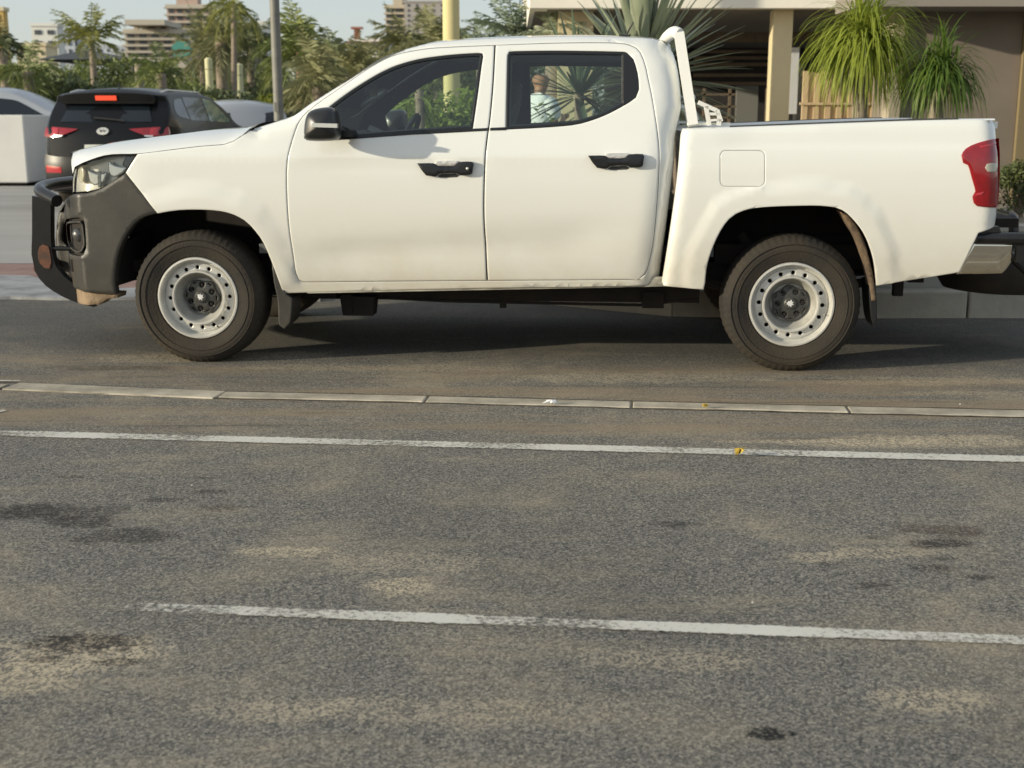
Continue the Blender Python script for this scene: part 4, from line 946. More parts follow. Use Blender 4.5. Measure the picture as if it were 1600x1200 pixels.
# ================================================================ PLANTER WALL BEHIND THE TRUCK
KP = [gd(u, v) for u, v in ((1980, 499), (1600, 497), (1350, 497.5), (1180, 498), (1070, 496), (960, 487), (838, 474), (790, 469.5), (765, 462))]
kerb_pts = [Vector((p[0], p[1], 0)) for p in spline([(p.x, p.y) for p in KP], False, .1)]
def along(s):
    for i in range(len(kerb_pts) - 1):
        l = (kerb_pts[i + 1] - kerb_pts[i]).length
        if s <= l: break
        s -= l
    d = (kerb_pts[i + 1] - kerb_pts[i]).normalized(); return kerb_pts[i] + d * s, Vector((d.y, -d.x, 0)) * (1 if d.x < 0 else -1)
def nrm_away(n): return n if n.y > 0 else -n
klen = sum((kerb_pts[i + 1] - kerb_pts[i]).length for i in range(len(kerb_pts) - 1)); kl = .99; proto = None; i = 0
while (i + 1) * kl < klen:
    p, q = along(i * kl)[0], along((i + 1) * kl)[0]; d = (q - p); 
    if proto is None: mb = MB(); mb.box((0, .09, .06), (kl - .012, .18, .24)); o = proto = mb.build('kerb_block', 'kerb_stone'); bvm = o.modifiers.new('b', 'BEVEL'); bvm.width = .012; bvm.segments = 2
    else: o = proto.copy(); COL.objects.link(o)
    o.location = (p + q) / 2; o.rotation_euler = (0, 0, math.atan2(-d.y, -d.x)); i += 1
    lb_ = {1: 'concrete kerb block at the far right under the tow bar', 2: 'concrete kerb block behind the rear mud flap'}.get(i, 'concrete kerb block in shade under the truck sill' if i > 2 else 'concrete kerb block outside the right edge')
    tag(o, lb_, 'kerb block', 'kerb blocks along the planter wall')
def ribbon(name, off, th, z0, z1, m, par=None):
    vs = []
    for k in range(len(kerb_pts)):
        d = (kerb_pts[min(k + 1, len(kerb_pts) - 1)] - kerb_pts[max(k - 1, 0)]).normalized(); n = nrm_away(Vector((d.y, -d.x, 0)))
        for o_, z in ((off, z0), (off, z1), (off + th, z1), (off + th, z0)): p = kerb_pts[k] + n * o_; vs.append((p.x, p.y, z))
    n = len(kerb_pts); fs = [(4 * k + a, 4 * k + (a + 1) % 4, 4 * k + 4 + (a + 1) % 4, 4 * k + 4 + a) for k in range(n - 1) for a in range(4)] + [(0, 1, 2, 3), (4 * n - 1, 4 * n - 2, 4 * n - 3, 4 * n - 4)]
    return mesh(name, vs, fs, m, par)
pw = tag(ribbon('planter_wall', .19, .16, 0, .56, 'planter_render'), 'low grey rendered planter wall running behind the truck', 'wall')
ribbon('coping', .17, .21, .562, .60, 'kerb_stone', pw)
def kpt(s, off=0): p, n = along(s + 1.5); return p + nrm_away(n) * off
mat('soil', (.16, .13, .09), .95, col2=(.30, .26, .19), vscale=9, bump=.6, bscale=20)
def quad_soil():
    a, b = kpt(-1.4, .35), kpt(2.6, .40); d = Vector((0, 2.6, 0)); vs = []; n = 24
    for i in range(n + 1):
        for j in range(7): p = a.lerp(b, i / n) + d * j / 6; vs.append((p.x, p.y, .54 + .05 * noise.noise(p * 2.2)))
    tag(mesh('planter_soil', vs, [(i * 7 + j, (i + 1) * 7 + j, (i + 1) * 7 + j + 1, i * 7 + j + 1) for i in range(n) for j in range(6)], 'soil', smooth=True), None, kind='structure')
quad_soil()
# ================================================================ VEGETATION
def leafmat(name, a, b, vs=3, rough=.55, tr=.15):
    mat(name, a, rough, col2=b, vscale=vs, spec=.35); m = M[name]; nt = m.node_tree; N = nt.nodes; L = nt.links; bs = N['Principled BSDF']
    t = N.new('ShaderNodeBsdfTranslucent'); cr = bs.inputs['Base Color'].links[0].from_socket; L.new(cr, t.inputs[0]); x = N.new('ShaderNodeMixShader'); x.inputs[0].default_value = tr; L.new(bs.outputs[0], x.inputs[1]); L.new(t.outputs[0], x.inputs[2]); L.new(x.outputs[0], N['Material Output'].inputs[0])
leafmat('agave_leaf', (.19, .23, .15), (.40, .43, .30), 1.5)
leafmat('agave_dark', (.09, .13, .09), (.20, .25, .16), 2)
leafmat('nolina_leaf', (.19, .24, .025), (.38, .44, .07), 4, tr=.35)
leafmat('nolina_dark', (.06, .12, .02), (.16, .24, .04), 4, tr=.35)
leafmat('hedge_leaf', (.13, .20, .03), (.36, .44, .09), 5, tr=.3)
leafmat('shrub_leaf', (.05, .075, .025), (.17, .19, .07), 6, tr=.25)
leafmat('palm_leaf', (.11, .15, .045), (.27, .30, .10), 1.0, tr=.25)
leafmat('palm_yellow', (.16, .18, .04), (.33, .33, .10), 1.0, tr=.35)
leafmat('palm_brown', (.15, .165, .07), (.31, .30, .15), 1.0, tr=.2)
leafmat('tree_dark', (.07, .095, .04), (.17, .20, .09), 1.2, tr=.2)
leafmat('tree_mid', (.12, .16, .05), (.27, .31, .11), 1.2, tr=.25)
leafmat('tree_bright', (.13, .16, .02), (.30, .32, .04), 1.5, tr=.35)
mat('bark_palm', (.20, .165, .13), .9, col2=(.34, .27, .21), vscale=6, bump=.6, bscale=12, stretch=(1, 1, 6))
mat('bark_pale', (.36, .31, .24), .9, col2=(.22, .18, .13), vscale=8)
mat('bark_pink', (.42, .27, .19), .85, col2=(.30, .20, .15), vscale=4)
def blade(mb, base, dirv, L, w, droop, n=6, mi=0, fold=.25, tipw=.12, belly=.35):
    d = dirv.normalized(); side = d.cross(Vector((0, 0, 1)))
    side = side.normalized() if side.length > .05 else Vector((1, 0, 0))
    p = Vector(base); vs = []; k = 0
    for i in range(n + 1):
        t = i / n; ww = w * ((.6 + (1 - .6) * t / belly) if t < belly else (1 - (1 - tipw) * ((t - belly) / (1 - belly)) ** 1.4)) / 2
        nrm = side.cross(d).normalized()
        vs += [p - side * ww + nrm * ww * fold, p, p + side * ww + nrm * ww * fold]
        d = (d + Vector((0, 0, -droop / n))).normalized(); p = p + d * L / n
    fs = [(3 * i + a, 3 * i + a + 1, 3 * i + a + 4, 3 * i + a + 3) for i in range(n) for a in (0, 1)]
    mb.add(vs, fs, mi)
def rnd_dir(lo, hi):
    a = random.uniform(0, 2 * math.pi); e = random.uniform(R(lo), R(hi)); return Vector((math.cos(a) * math.cos(e), math.sin(a) * math.cos(e), math.sin(e)))
def agave(loc, s, n, label, m='agave_leaf', lo=-12, hi=88, w=.10, seed=1, stem=.5):
    random.seed(seed); t = thing('agave', label, 'plant', loc, group='spiky plants in the planter')
    mb = MB()
    for i in range(n):
        d = rnd_dir(lo, hi); blade(mb, d * .06 + Vector((0, 0, stem)), d, s * random.uniform(.78, 1.1), w * random.uniform(.8, 1.2), random.uniform(.05, .35), 7)
    mb.build('leaves', m, t, True); sm = MB(); sr_ = .09 if n > 100 else .045; sm.tube([(0, 0, 0), (.01, 0, stem * .5), (0, 0, stem + .1)], [sr_, sr_ * 1.1, sr_ * .8], 10); sm.build('stem', 'bark_palm', t, True); return t
c = at(1003, 128, 10.9); agave((c.x, c.y, .52), .88, 150, 'large grey green spiky agave towering behind the cab and sports bar', seed=4, stem=c.z - .52, w=.085, lo=-35)
c = at(905, 150, 10.3); agave((c.x, c.y, .52), .62, 60, 'smaller dark spiky agave seen through the rear door window', 'agave_dark', seed=8, stem=c.z - .52, w=.05, lo=-30, hi=75)
c = at(655, 150, 10.6); agave((c.x, c.y, .0),   .55, 20, 'thin leaved spiky plant seen through the front door window', 'hedge_leaf', seed=15, stem=c.z, w=.035, lo=-70, hi=60)
def nolina(loc, s, n, label, stem, m='nolina_leaf', seed=3, w=.016, out=1.0):
    random.seed(seed); t = thing('ponytail_palm', label, 'plant', loc, group='fountain leaved plants in the planter'); mb = MB()
    for i in range(n):
        d = rnd_dir(5, 88); L = s * random.uniform(.7, 1.15); p = Vector((random.gauss(0, .05), random.gauss(0, .05), stem)); blade(mb, p, Vector((d.x * out, d.y * out, d.z)), L, w * random.uniform(.7, 1.3), random.uniform(2.0, 4.2), 11, 0, .3, .15, .2)
    mb.build('leaves', m, t, True); dr = MB()
    for i in range(n // 8):
        d = rnd_dir(-20, 45); blade(dr, Vector((random.gauss(0, .05), random.gauss(0, .05), stem - .03)), d, s * random.uniform(.5, 1.2), w * random.uniform(.5, 1.0), random.uniform(2.5, 6), 10, 0, .3, .15, .2)
    dr.build('dry_leaves', 'palm_brown', t, True); sm = MB(); sm.tube([(0, 0, 0), (.02, 0, stem * .35), (-.01, 0, stem * .7), (0, 0, stem)], [.11, .075, .06, .05], 12); sm.build('trunk', 'bark_pale', t, True); return t
c = at(1350, 68, 10.2); nolina((c.x, c.y, .52) , .66, 760, 'large bright green fountain of drooping leaves on a pale trunk', c.z - .52, seed=3)
c = at(1468, 118, 9.9); nolina((c.x, c.y, .52), .50, 400, 'smaller darker green drooping plant left of the tail light', c.z - .52, 'nolina_dark', seed=12, out=.8)
def leafclump(mb, c, r, n, ls, flat=.8, mi=0):
    for _ in range(n):
        v = Vector((random.gauss(0, 1), random.gauss(0, 1), random.gauss(0, 1))); v = v.normalized() * (random.random() ** .45) * r; v.z *= flat
        p = Vector(c) + v; a = rnd_dir(-60, 60); b_ = a.cross(rnd_dir(-90, 90)); b_ = b_.normalized() if b_.length > .1 else Vector((0, 0, 1)); s = ls * random.uniform(.6, 1.4)
        mb.add([p - a * s, p + b_ * s * .35, p + a * s, p - b_ * s * .35], [(0, 1, 2, 3)], mi)
def bush(name, label, loc, w, d, h, m, ls, n, seed, group, trunk=0, cat='shrub', clumps=14):
    random.seed(seed); t = thing(name, label, cat, loc, group=group); mb = MB(); sm = MB()
    sm.tube([(0, 0, 0), (0, 0, trunk + h * .5)], [max(.02, h * .035), max(.012, h * .02)], 8)
    for k in range(clumps):
        c = Vector((random.uniform(-.5, .5) * w * .8, random.uniform(-.5, .5) * d * .8, trunk + h * (.16 + .70 * random.random() ** .8)))
        q = 1 - abs(c.x) / w; c.z = trunk + (c.z - trunk) * (.55 + .45 * q); leafclump(mb, c, min(w, h) * random.uniform(.18, .32), n // clumps, ls)
        sm.tube([(0, 0, trunk + h * .1 * random.random()), (c.x * .6, c.y * .6, (c.z + trunk) * .52), c], [max(.012, h * .018), max(.01, h * .012), .006], 5)
    mb.build('foliage', m, t); sm.build('stem', 'bark_palm', t); return t
# hedge behind, seen through the front window
c = at(690, 178, 11.6); bush('hedge', 'bright green leafy hedge seen through the front door window', (c.x + .05, 11.6, .0), 1.9, .8, 1.62, 'hedge_leaf', .040, 14000, 5, None, cat='hedge', clumps=34)
c = gd(1580, 340, .56); bush('shrub', 'small green shrub beside the tail light on the planter', (c.x + .12, c.y + .12, .55), .55, .4, .50, 'shrub_leaf', .022, 2600, 6, None, clumps=14)
bush('shrub', 'low green shrub at the foot of the yellow column', (at(1235, 185, 12).x, 12, .55), .9, .4, .62, 'hedge_leaf', .03, 1500, 7, None, clumps=10)
# ================================================================ BUILDING ON THE RIGHT
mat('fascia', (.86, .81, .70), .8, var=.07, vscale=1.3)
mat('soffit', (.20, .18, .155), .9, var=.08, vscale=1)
mat('column_paint', (.66, .57, .36), .8, var=.05, vscale=2)
mat('taupe_wall', (.20, .165, .13), .9, var=.17, vscale=.6)
mat('post_brown', (.22, .17, .09), .8)
mat('interior_dark', (.035, .032, .03), .9, var=.3, vscale=2)
mat('wood_slat', (.17, .13, .09), .8, var=.2, vscale=5)
mat('bamboo', (.50, .36, .20), .8, col2=(.62, .47, .29), vscale=3, stretch=(6, 6, .5))
mat('grey_door', (.20, .20, .18), .7); mat('banner', (.62, .64, .68), .7)
def X(u, y, v=100): return at(u, v, y).x
def Zv(v, y, u=1200): return at(u, v, y).z
def pbox(mb, u0, u1, v0, v1, y, d, mi=0):           # box whose near face fills the given pixels
    um = (u0 + u1) / 2; a = at(u0, (v0 + v1) / 2, y).x; b = at(u1, (v0 + v1) / 2, y).x; z1 = at(um, v0, y).z; z0 = at(um, v1, y).z
    mb.box(((a + b) / 2, y + d / 2, (z0 + z1) / 2), (b - a, d, z1 - z0), mi=mi)
def wbox(mb, x0, x1, y0, y1, z0, z1, mi=0): mb.box(((x0 + x1) / 2, (y0 + y1) / 2, (z0 + z1) / 2), (x1 - x0, y1 - y0, z1 - z0), mi=mi)
cb = thing('canopy_building', 'low building with a deep white fascia canopy behind the truck', 'building', (6, 20, 0))
def child(mb, name, m, par, sm=False):
    o = mb.build(name, m, par, sm); 
    l = Vector(par.location); o.data.transform(Matrix.Translation(-l)); return o
yc = 18.0; xl = X(828, yc, 10); xr = X(1342, yc, 10); zf = Zv(12.5, yc)
mb = MB(); wbox(mb, xl, xr, yc, yc + .25, zf, zf + 1.3); wbox(mb, xl, xl + .25, yc + .25, yc + 12, zf, zf + 1.3); child(mb, 'fascia', 'fascia', cb)
# tapered soffit
zs = Zv(46, yc + 3.2); x2 = X(872, yc + 3.2, 50)
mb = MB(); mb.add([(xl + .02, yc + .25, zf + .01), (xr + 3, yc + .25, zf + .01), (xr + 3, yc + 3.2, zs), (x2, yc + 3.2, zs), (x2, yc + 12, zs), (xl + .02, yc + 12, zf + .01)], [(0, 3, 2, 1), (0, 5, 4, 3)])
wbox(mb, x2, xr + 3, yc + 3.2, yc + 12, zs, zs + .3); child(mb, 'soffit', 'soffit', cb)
yb = yc + 3.3
mb = MB(); pbox(mb, 1090, 1400, 50, 65, yb + .6, .35); child(mb, 'beam', 'wood_slat', cb)
def column(u0, u1, y, w=None):
    a, b = X(u0, y, 100), X(u1, y, 100); mb = MB(); wbox(mb, a, b, y, y + (b - a), 0, zf + .3 if y < yc + 1 else zs + .02); child(mb, 'column', 'column_paint', cb)
column(1206, 1236, yc + .3); column(872, 926, yc + .6)
mb = MB(); wbox(mb, x2 + 1.2, xr + 3, yc + 9, yc + 9.2, 0, zs + .1); child(mb, 'back_wall', 'interior_dark', cb)
mb = MB()
for v in (78, 88, 98, 115, 128): pbox(mb, 1085, 1205, v, v + 5, yc + 6, .1)
split_loose(child(mb, 'louvre', 'wood_slat', cb))
mb = MB(); pbox(mb, 1150, 1184, 134, 200, yc + 7, .08); child(mb, 'door', 'grey_door', cb)
mb = MB()
for v in (146, 165, 182): pbox(mb, 1090, 1150, v, v + 3, yc + 4, .05)
for u in (1098, 1138, 1196): pbox(mb, u, u + 4, 138, 205, yc + 4, .05)
split_loose(child(mb, 'railing', 'wood_slat', cb))
# reflections-like pale panel and vertical banner beside the column
bn = MB(); pbox(bn, 1235, 1247, 74, 178, yc + .9, .04); o = bn.build('banner', 'banner'); tag(o, 'narrow pale vertical banner right of the yellow column', 'banner')
g2 = MB(); pbox(g2, 1245, 1254, 98, 195, yc + 1.2, .2); o = g2.build('grey_post', 'hub_grey'); tag(o, 'grey post between the pale banner and the bamboo screen', 'post')
sc_ = MB(); y = 15.0
for i in range(15):
    u = 1253 + i * 9; pbox(sc_, u, u + 8.4, 111 + (i % 3) * 1.5, 235, y + .03 * (i % 2), .04)
pbox(sc_, 1250, 1388, 160, 164, y - .03, .03); o = sc_.build('bamboo_screen', 'bamboo'); tag(o, 'tan wooden plank screen behind the bright fountain plant', 'screen')
# taupe annex
an = thing('annex_building', 'taupe walled annex with flat roof at the right edge', 'building', (9, 14.5, 0)); ya = 13.6
mb = MB(); wbox(mb, X(1408, ya), X(1594, ya), ya, ya + 1.0, 0, Zv(2, ya)); child(mb, 'wall', 'taupe_wall', an)
mb = MB(); wbox(mb, X(1594, ya) + .005, X(1800, ya), ya - .06, ya + 5, 0, Zv(2, ya)); child(mb, 'corner_post', 'post_brown', an)
mb = MB(); wbox(mb, X(1389, ya), X(1406, ya), ya - .1, ya + .2, 0, Zv(6, ya)); child(mb, 'column', 'taupe_wall', an).data.materials[0] = mat('annex_column', (.40, .34, .25), .85, var=.05)
yr = ya - .7
mb = MB(); z = Zv(10, yr); x0 = X(1345, yr, 5); wbox(mb, x0, X(1850, yr, 5), yr, ya + .3, z, z + .5); 
child(mb, 'roof_slab', 'soffit', an).data.materials[0] = mat('roof_edge', (.27, .24, .205), .85)
# chair back above the bed rail
mat('woven', (.30, .28, .24), .9, col2=(.42, .40, .35), vscale=30)
ch = thing('garden_chair', 'rounded grey chair back showing above the bed rail', 'chair', (X(1172, 12.4), 12.4, .0))
sh = MB(); lo = [(-.11, 1.0), (-.115, 1.12), (-.09, 1.20), (-.01, 1.245), (.07, 1.25), (.10, 1.20), (.12, 1.10), (.125, 1.0), (.12, .55), (-.12, .55)]
lo = [(x * 1.25, z) for x, z in lo]; v, f = panel([lo], lambda x, z: .25 - .4 * x * x * 6, .06, .01, .06); sh.add(v, f); sh.build('backrest', 'woven', ch, 'auto')
sh = MB(); sh.box((0, 0, .52), (.32, .42, .06)); sh.build('seat', 'woven', ch)
for sx in (-.13, .13):
    for sy in (-.17, .17): q = MB(); q.tube([(sx, sy, .5), (sx * 1.1, sy * 1.1, 0)], .015, 6); q.build('leg', 'black_trim', ch)
# ================================================================ POLES
mat('pole_grey', (.19, .185, .165), .6, .1, var=.15, vscale=3, stretch=(1, 1, 3)); mat('pole_yellow', (.62, .54, .27), .7, var=.05, vscale=1.2); mat('post_cream', (.62, .60, .36), .7)
def pole(u, w, y, top, m, name, label, cat, r1=.85, collar=True):
    r = w / 2 / F * (y * ct + .3); t = thing(name, label, cat, (X(u, y, 150), y, 0)); q = MB(); q.tube([(0, 0, 0), (0, 0, 2.0), (0, 0, top)], [r, r, r * r1], 20); q.build('shaft', m, t, 'auto')
    q = MB(); q.tube([(0, 0, 0), (0, 0, .12)], [r * 1.9, r * 1.7], 16); q.build('base', m, t, 'auto')
    q = MB(); q.box((-r * .2, -r * .95, 1.42), (r * .8, .03, .10)); q.build('hatch', m, t)
    return t
pole(434.5, 15, 14, 6.5, 'pole_grey', 'lamp_post', 'grey metal lamp post rising behind the hood', 'lamp post', .80)
pole(706, 25.5, 16.5, 7, 'pole_yellow', 'round_pillar', 'thick round yellow pillar rising behind the cab roof', 'pillar', 1)
for u, v, y in ((327, 90, 38), (374, 99, 38)):
    t = thing('garden_post', 'cream post %s among the palms behind the dark SUV' % ('left and taller' if u < 350 else 'right and shorter'), 'post', (X(u, y, 120), y, 0), group='cream posts among the palms')
    q = MB(); z = Zv(v, y, u); q.tube([(0, 0, 0), (0, 0, z - .35)], .115, 14); q.build('shaft', 'post_cream', t, 'auto'); q = MB(); q.tube([(0, 0, z - .33), (0, 0, z - .05), (0, 0, z)], [.115, .115, .06], 14); q.build('cap', 'post_cream', t, 'auto')
# ================================================================ PALMS AND TREES FAR LEFT
def frond(mb, base, d, L, droop, nl, lw, ll, mi=0):
    d = d.normalized(); p = Vector(base); n = 9; pts = []
    for i in range(n + 1):
        pts.append((p.copy(), d.copy())); d = (d + Vector((0, 0, -droop / n))).normalized(); p = p + d * L / n
    for i in range(n):
        a, b = pts[i][0], pts[i + 1][0]; s = pts[i][1].cross(Vector((0, 0, 1))); s = s.normalized() * L * .008 if s.length > .02 else Vector((L * .008, 0, 0)); mb.add([a - s, a + s, b + s, b - s], [(0, 1, 2, 3)], mi)
    for k in range(nl):
        t = .10 + .90 * (k + random.random() * .8) / nl; f = t * n; i = min(n - 1, int(f)); q = pts[i][0].lerp(pts[i + 1][0], f - i); dd = pts[i][1]; s = dd.cross(Vector((0, 0, 1))); s = s.normalized() if s.length > .05 else Vector((1, 0, 0)); up = s.cross(dd)
        for sg in (-1, 1):
            l = ll * (math.sin(math.pi * min(1, t * .85 + .15)) * .75 + .25) * random.uniform(.55, 1.15)
            o = (s * sg * random.uniform(.5, .95) + dd * random.uniform(.45, .95) + up * random.uniform(-.25, .45) + Vector((0, 0, random.uniform(-.5, 0)))).normalized(); e = q + o * l; w = dd * lw
            mb.add([q - w, q + w, q + o * l * .6 + w * .8 + Vector((0, 0, -.06 * l)), e + Vector((0, 0, -.30 * l))], [(0, 1, 2, 3)], mi)
def palm(u, vtop, y, fl, label, m='palm_leaf', nf=20, seed=1, trunk='bark_palm', tr=.14, droop=1.6, lo=-25, hi=80, ll=.45, bend=0, name='palm_tree', cat='palm'):
    random.seed(seed); t = thing(name, label, cat, (X(u, y, 120), y, 0), group='palms beyond the car park'); h = Zv(vtop, y, u)
    q = MB(); q.tube([(0, 0, 0), (bend * .3, 0, h * .4), (bend * .8, 0, h * .8), (bend, 0, h)], [tr * 1.4, tr, tr * .9, tr * .8], 10); q.build('trunk', trunk, t, True)
    mb = MB()
    for i in range(int(nf * 1.35)): frond(mb, (bend, 0, h), rnd_dir(lo, hi), fl * random.uniform(.8, 1.15), droop * random.uniform(.6, 1.3), 26, fl * .0050, fl * ll * .85)
    mb.build('crown', m, t); return t
palm(147, 62, 34, 1.15, 'young light green palm rising behind the dark SUV roof', 'palm_yellow', 16, 2, droop=1.3, hi=85, lo=5, ll=.32, tr=.10)
palm(362, 8, 36, 1.5, 'tallest slim palm with its crown at the top of the photo', 'palm_yellow', 15, 3, tr=.09, droop=1.9, bend=.15, ll=.28)
palm(347, 66, 40, 1.4, 'shaggy brownish palm cluster below the tallest palm', 'palm_brown', 34, 5, droop=1.0, lo=-50, hi=85, ll=.3, tr=.2)
palm(318, 84, 44, 1.7, 'broad dusty palm left of the tall slim palm', 'palm_brown', 34, 6, droop=.9, lo=-40, hi=85, ll=.22)
palm(392, 80, 42, 1.5, 'dark dense palm left of the grey lamp post', 'tree_dark', 34, 7, droop=1.2, lo=-40, hi=85, ll=.3)
palm(472, 82, 27, 1.25, 'dark feathery palm with a pinkish trunk right of the lamp post', 'palm_leaf', 24, 8, 'bark_pink', .14, 1.5, ll=.35)
palm(520, 95, 30, 1.2, 'dark palm leaning towards the windscreen', 'tree_dark', 24, 9, droop=1.5, ll=.35)
palm(548, 118, 26, 1.05, 'dry brownish palm beside the windscreen pillar', 'palm_brown', 24, 10, droop=1.6, ll=.35)
palm(497, 130, 24, 1.2, 'low dry palm at the base of the pinkish trunk', 'palm_brown', 22, 18, droop=1.6, ll=.35)
palm(252, 115, 30, 1.1, 'small dark green palm behind the SUV roof', 'palm_leaf', 16, 11, droop=2.0, ll=.35)
palm(218, 100, 33, .01, 'bare pale trunk standing behind the SUV roof', 'palm_brown', 2, 12, 'bark_pale', .13)
palm(45, 112, 30, 1.1, 'arching dark green palm above the silver car', 'palm_leaf', 16, 13, droop=2.2, ll=.35)
palm(8, 75, 34, .9, 'dark palm crown at the left edge of the photo', 'tree_dark', 14, 14, droop=1.8)
palm(640, 70, 45, 1.8, 'bushy dark palm in front of the grey tower', 'palm_brown', 26, 15, droop=.9, lo=-20, hi=80, ll=.3)
palm(683, 72, 42, 1.5, 'dark palm just left of the yellow pillar', 'palm_brown', 24, 16, droop=1.0, lo=-20)
palm(805, 60, 22, 1.05, 'grey green palm rising left of the canopy corner', 'agave_dark', 20, 17, droop=.8, lo=0, hi=85, ll=.25)
palm(865, 55, 19, .85, 'spiky green palm in front of the tapered soffit', 'agave_leaf', 20, 19, droop=.9, lo=0, hi=80, ll=.25)
palm(755, 75, 24, .7, 'low dark palm just above the cab roof', 'agave_dark', 16, 20, droop=.8, lo=0, ll=.3)
random.seed(77)
mats_ = ['tree_dark', 'tree_mid', 'tree_mid', 'tree_dark', 'tree_mid', 'tree_bright']
TR = [(-40, 95, 36), (25, 102, 40), (60, 118, 31), (85, 106, 44), (112, 112, 38), (165, 108, 46), (185, 105, 36), (215, 112, 50), (240, 122, 40), (285, 102, 46), (300, 128, 33), (345, 105, 50), (390, 105, 48), (420, 96, 42), (455, 100, 46), (500, 96, 50), (540, 92, 52), (575, 82, 50), (610, 90, 44), (655, 80, 52), (700, 88, 50), (740, 85, 44), (780, 78, 40), (840, 70, 40), (900, 70, 42)]
pos = ['at the far left edge', 'above the silver car', 'above the silver car windscreen', 'left of the bright green shrub', 'behind the left of the SUV', 'right of the light green palm', 'behind the SUV roof', 'beside the bare trunk', 'below the construction building', 'behind the two dark palms', 'left of the taller cream post', 'between the cream posts', 'right of the shorter cream post', 'left of the grey lamp post', 'right of the grey lamp post', 'behind the dark feathery palm', 'below the red roofed building', 'right of the red roofed building', 'seen past the windscreen top', 'in front of the grey tower', 'behind the yellow pillar', 'just right of the yellow pillar', 'seen over the cab roof', 'by the canopy corner', 'under the canopy end']
for i, (u, v, y) in enumerate(TR):
    h = Zv(v - 9, y, u); k = random.choice(['tree_dark', 'tree_mid', 'tree_mid', 'palm_leaf'])
    bush('broadleaf_tree', '%s leafy tree %s' % ({'tree_dark': 'dark', 'tree_mid': 'green', 'palm_leaf': 'olive'}[k], pos[i]), (X(u, y, 120), y, 0), h * 1.6, h * .9, h * 1.0, k, .10, 4200, 100 + i, 'broadleaf trees beyond the car park', .1, 'tree', 20)
for i, (u, v, y, m, s, lb) in enumerate([(84, 100, 27, 'tree_bright', .8, 'bright yellow green shrub above the silver car windscreen'), (20, 135, 26, 'palm_brown', 1.0, 'dry olive shrub above the silver car roof'), (125, 130, 28, 'palm_brown', 1.0, 'pale olive shrub at the left end of the SUV roof'), (280, 140, 30, 'tree_mid', 1.3, 'green shrub behind the front of the SUV roof'), (335, 140, 30, 'palm_leaf', 1.2, 'olive shrub around the cream posts'), (412, 130, 30, 'tree_bright', .9, 'bright flowering shrub left of the lamp post'), (400, 148, 26, 'palm_yellow', 1.2, 'yellowish low shrub above the parked hatchback'), (455, 150, 24, 'palm_yellow', .9, 'yellowish low shrub by the pinkish trunk'), (575, 90, 34, 'tree_bright', .8, 'yellow green conical shrub above the windscreen'), (633, 75, 38, 'tree_bright', .8, 'yellow green shrub in front of the tower base'), (180, 140, 30, 'tree_mid', 1.4, 'green shrub behind the middle of the SUV roof'), (230, 142, 28, 'palm_brown', 1.1, 'dry shrub behind the SUV roof')]):
    h = Zv(v, y, u); y += 5; h = Zv(v, y, u); bush('shrub', lb, (X(u, y, 120), y, 0), h * s * .7, h * .6, h, m, .085, 1500, 300 + i, 'shrubs beyond the car park', 0, 'shrub', 12)
# ================================================================ FAR BUILDINGS
def bmatr(n, c): mat(n, c, .9, var=.06, vscale=.3); return n
mat('far_window', (.07, .08, .09), .3)
def tower(u0, u1, v0, y, d, m, label, rows, cols, name='apartment_building', slab=None, vb=95, wfill=.5, hfill=.5, pent=None, rz=0):
    a, b = X(u0, y, 60), X(u1, y, 60); z1 = Zv(v0, y, (u0 + u1) / 2); zb = Zv(vb, y); t = thing(name, label, 'building', ((a + b) / 2, y, 0), rz); w = b - a
    mb = MB(); wbox(mb, -w / 2, w / 2, 0, d, 0, z1); mb.build('wall', m, t)
    fh = (z1 - zb) / rows; p0 = None
    for r in range(rows):
        if slab:
            q = MB(); wbox(q, -w / 2 - .3, w / 2 + .3, -1.0, .0, z1 - r * fh - .35, z1 - r * fh); q.build('floor_slab', slab, t)
        for c in range(cols):
            if p0 is None: q = MB(); q.box((0, 0, 0), (w / cols * wfill, .2, fh * hfill)); o = p0 = q.build('window', 'far_window', t)
            else: o = p0.copy(); COL.objects.link(o)
            o.parent = t; o.location = (-w / 2 + w * (c + .5) / cols, -.05, z1 - (r + .55) * fh)
    q = MB(); wbox(q, -w / 2 - .2, w / 2 + .2, -.2, d + .2, z1 - .01, z1 + .5); q.build('parapet', slab or m, t)
    if pent: q = MB(); wbox(q, w * pent[0], w * pent[1], 1, d - 1, z1 + .5, z1 + pent[2]); q.build('rooftop_room', m, t)
    return t
bmatr('b_tan', (.50, .44, .34)); bmatr('b_grey', (.40, .37, .345)); bmatr('b_pink', (.46, .34, .29)); bmatr('b_conc', (.46, .42, .35)); bmatr('b_white', (.70, .70, .66)); bmatr('b_blue', (.52, .56, .62)); bmatr('b_yellow', (.66, .57, .38)); bmatr('b_red', (.33, .14, .10)); bmatr('b_edge', (.62, .42, .14)); mat('tent', (.045, .05, .055), .7, var=.15); mat('net', (.07, .26, .22), .8, var=.1)
tower(603, 632, 11, 300, 16, 'b_tan', 'tan balcony wing at the left of the grey tower', 7, 2, slab='b_tan', wfill=.8, hfill=.55, vb=75, pent=(-.1, .4, 3.5))
tower(632.5, 697, 4, 296, 18, 'b_grey', 'tall grey tower block left of the yellow pillar', 9, 5, wfill=.18, hfill=.45, vb=75)
tower(263, 330, 11, 260, 5, 'b_pink', 'pinkish unfinished block with dark floors at upper left', 7, 5, slab='b_conc', wfill=.6, hfill=.5, vb=90, pent=(-.3, .2, 2))
tower(195, 290, 50, 230, 6, 'b_conc', 'concrete unfinished building with wide flat roof', 4, 5, slab='b_conc', wfill=.6, hfill=.55, vb=90)
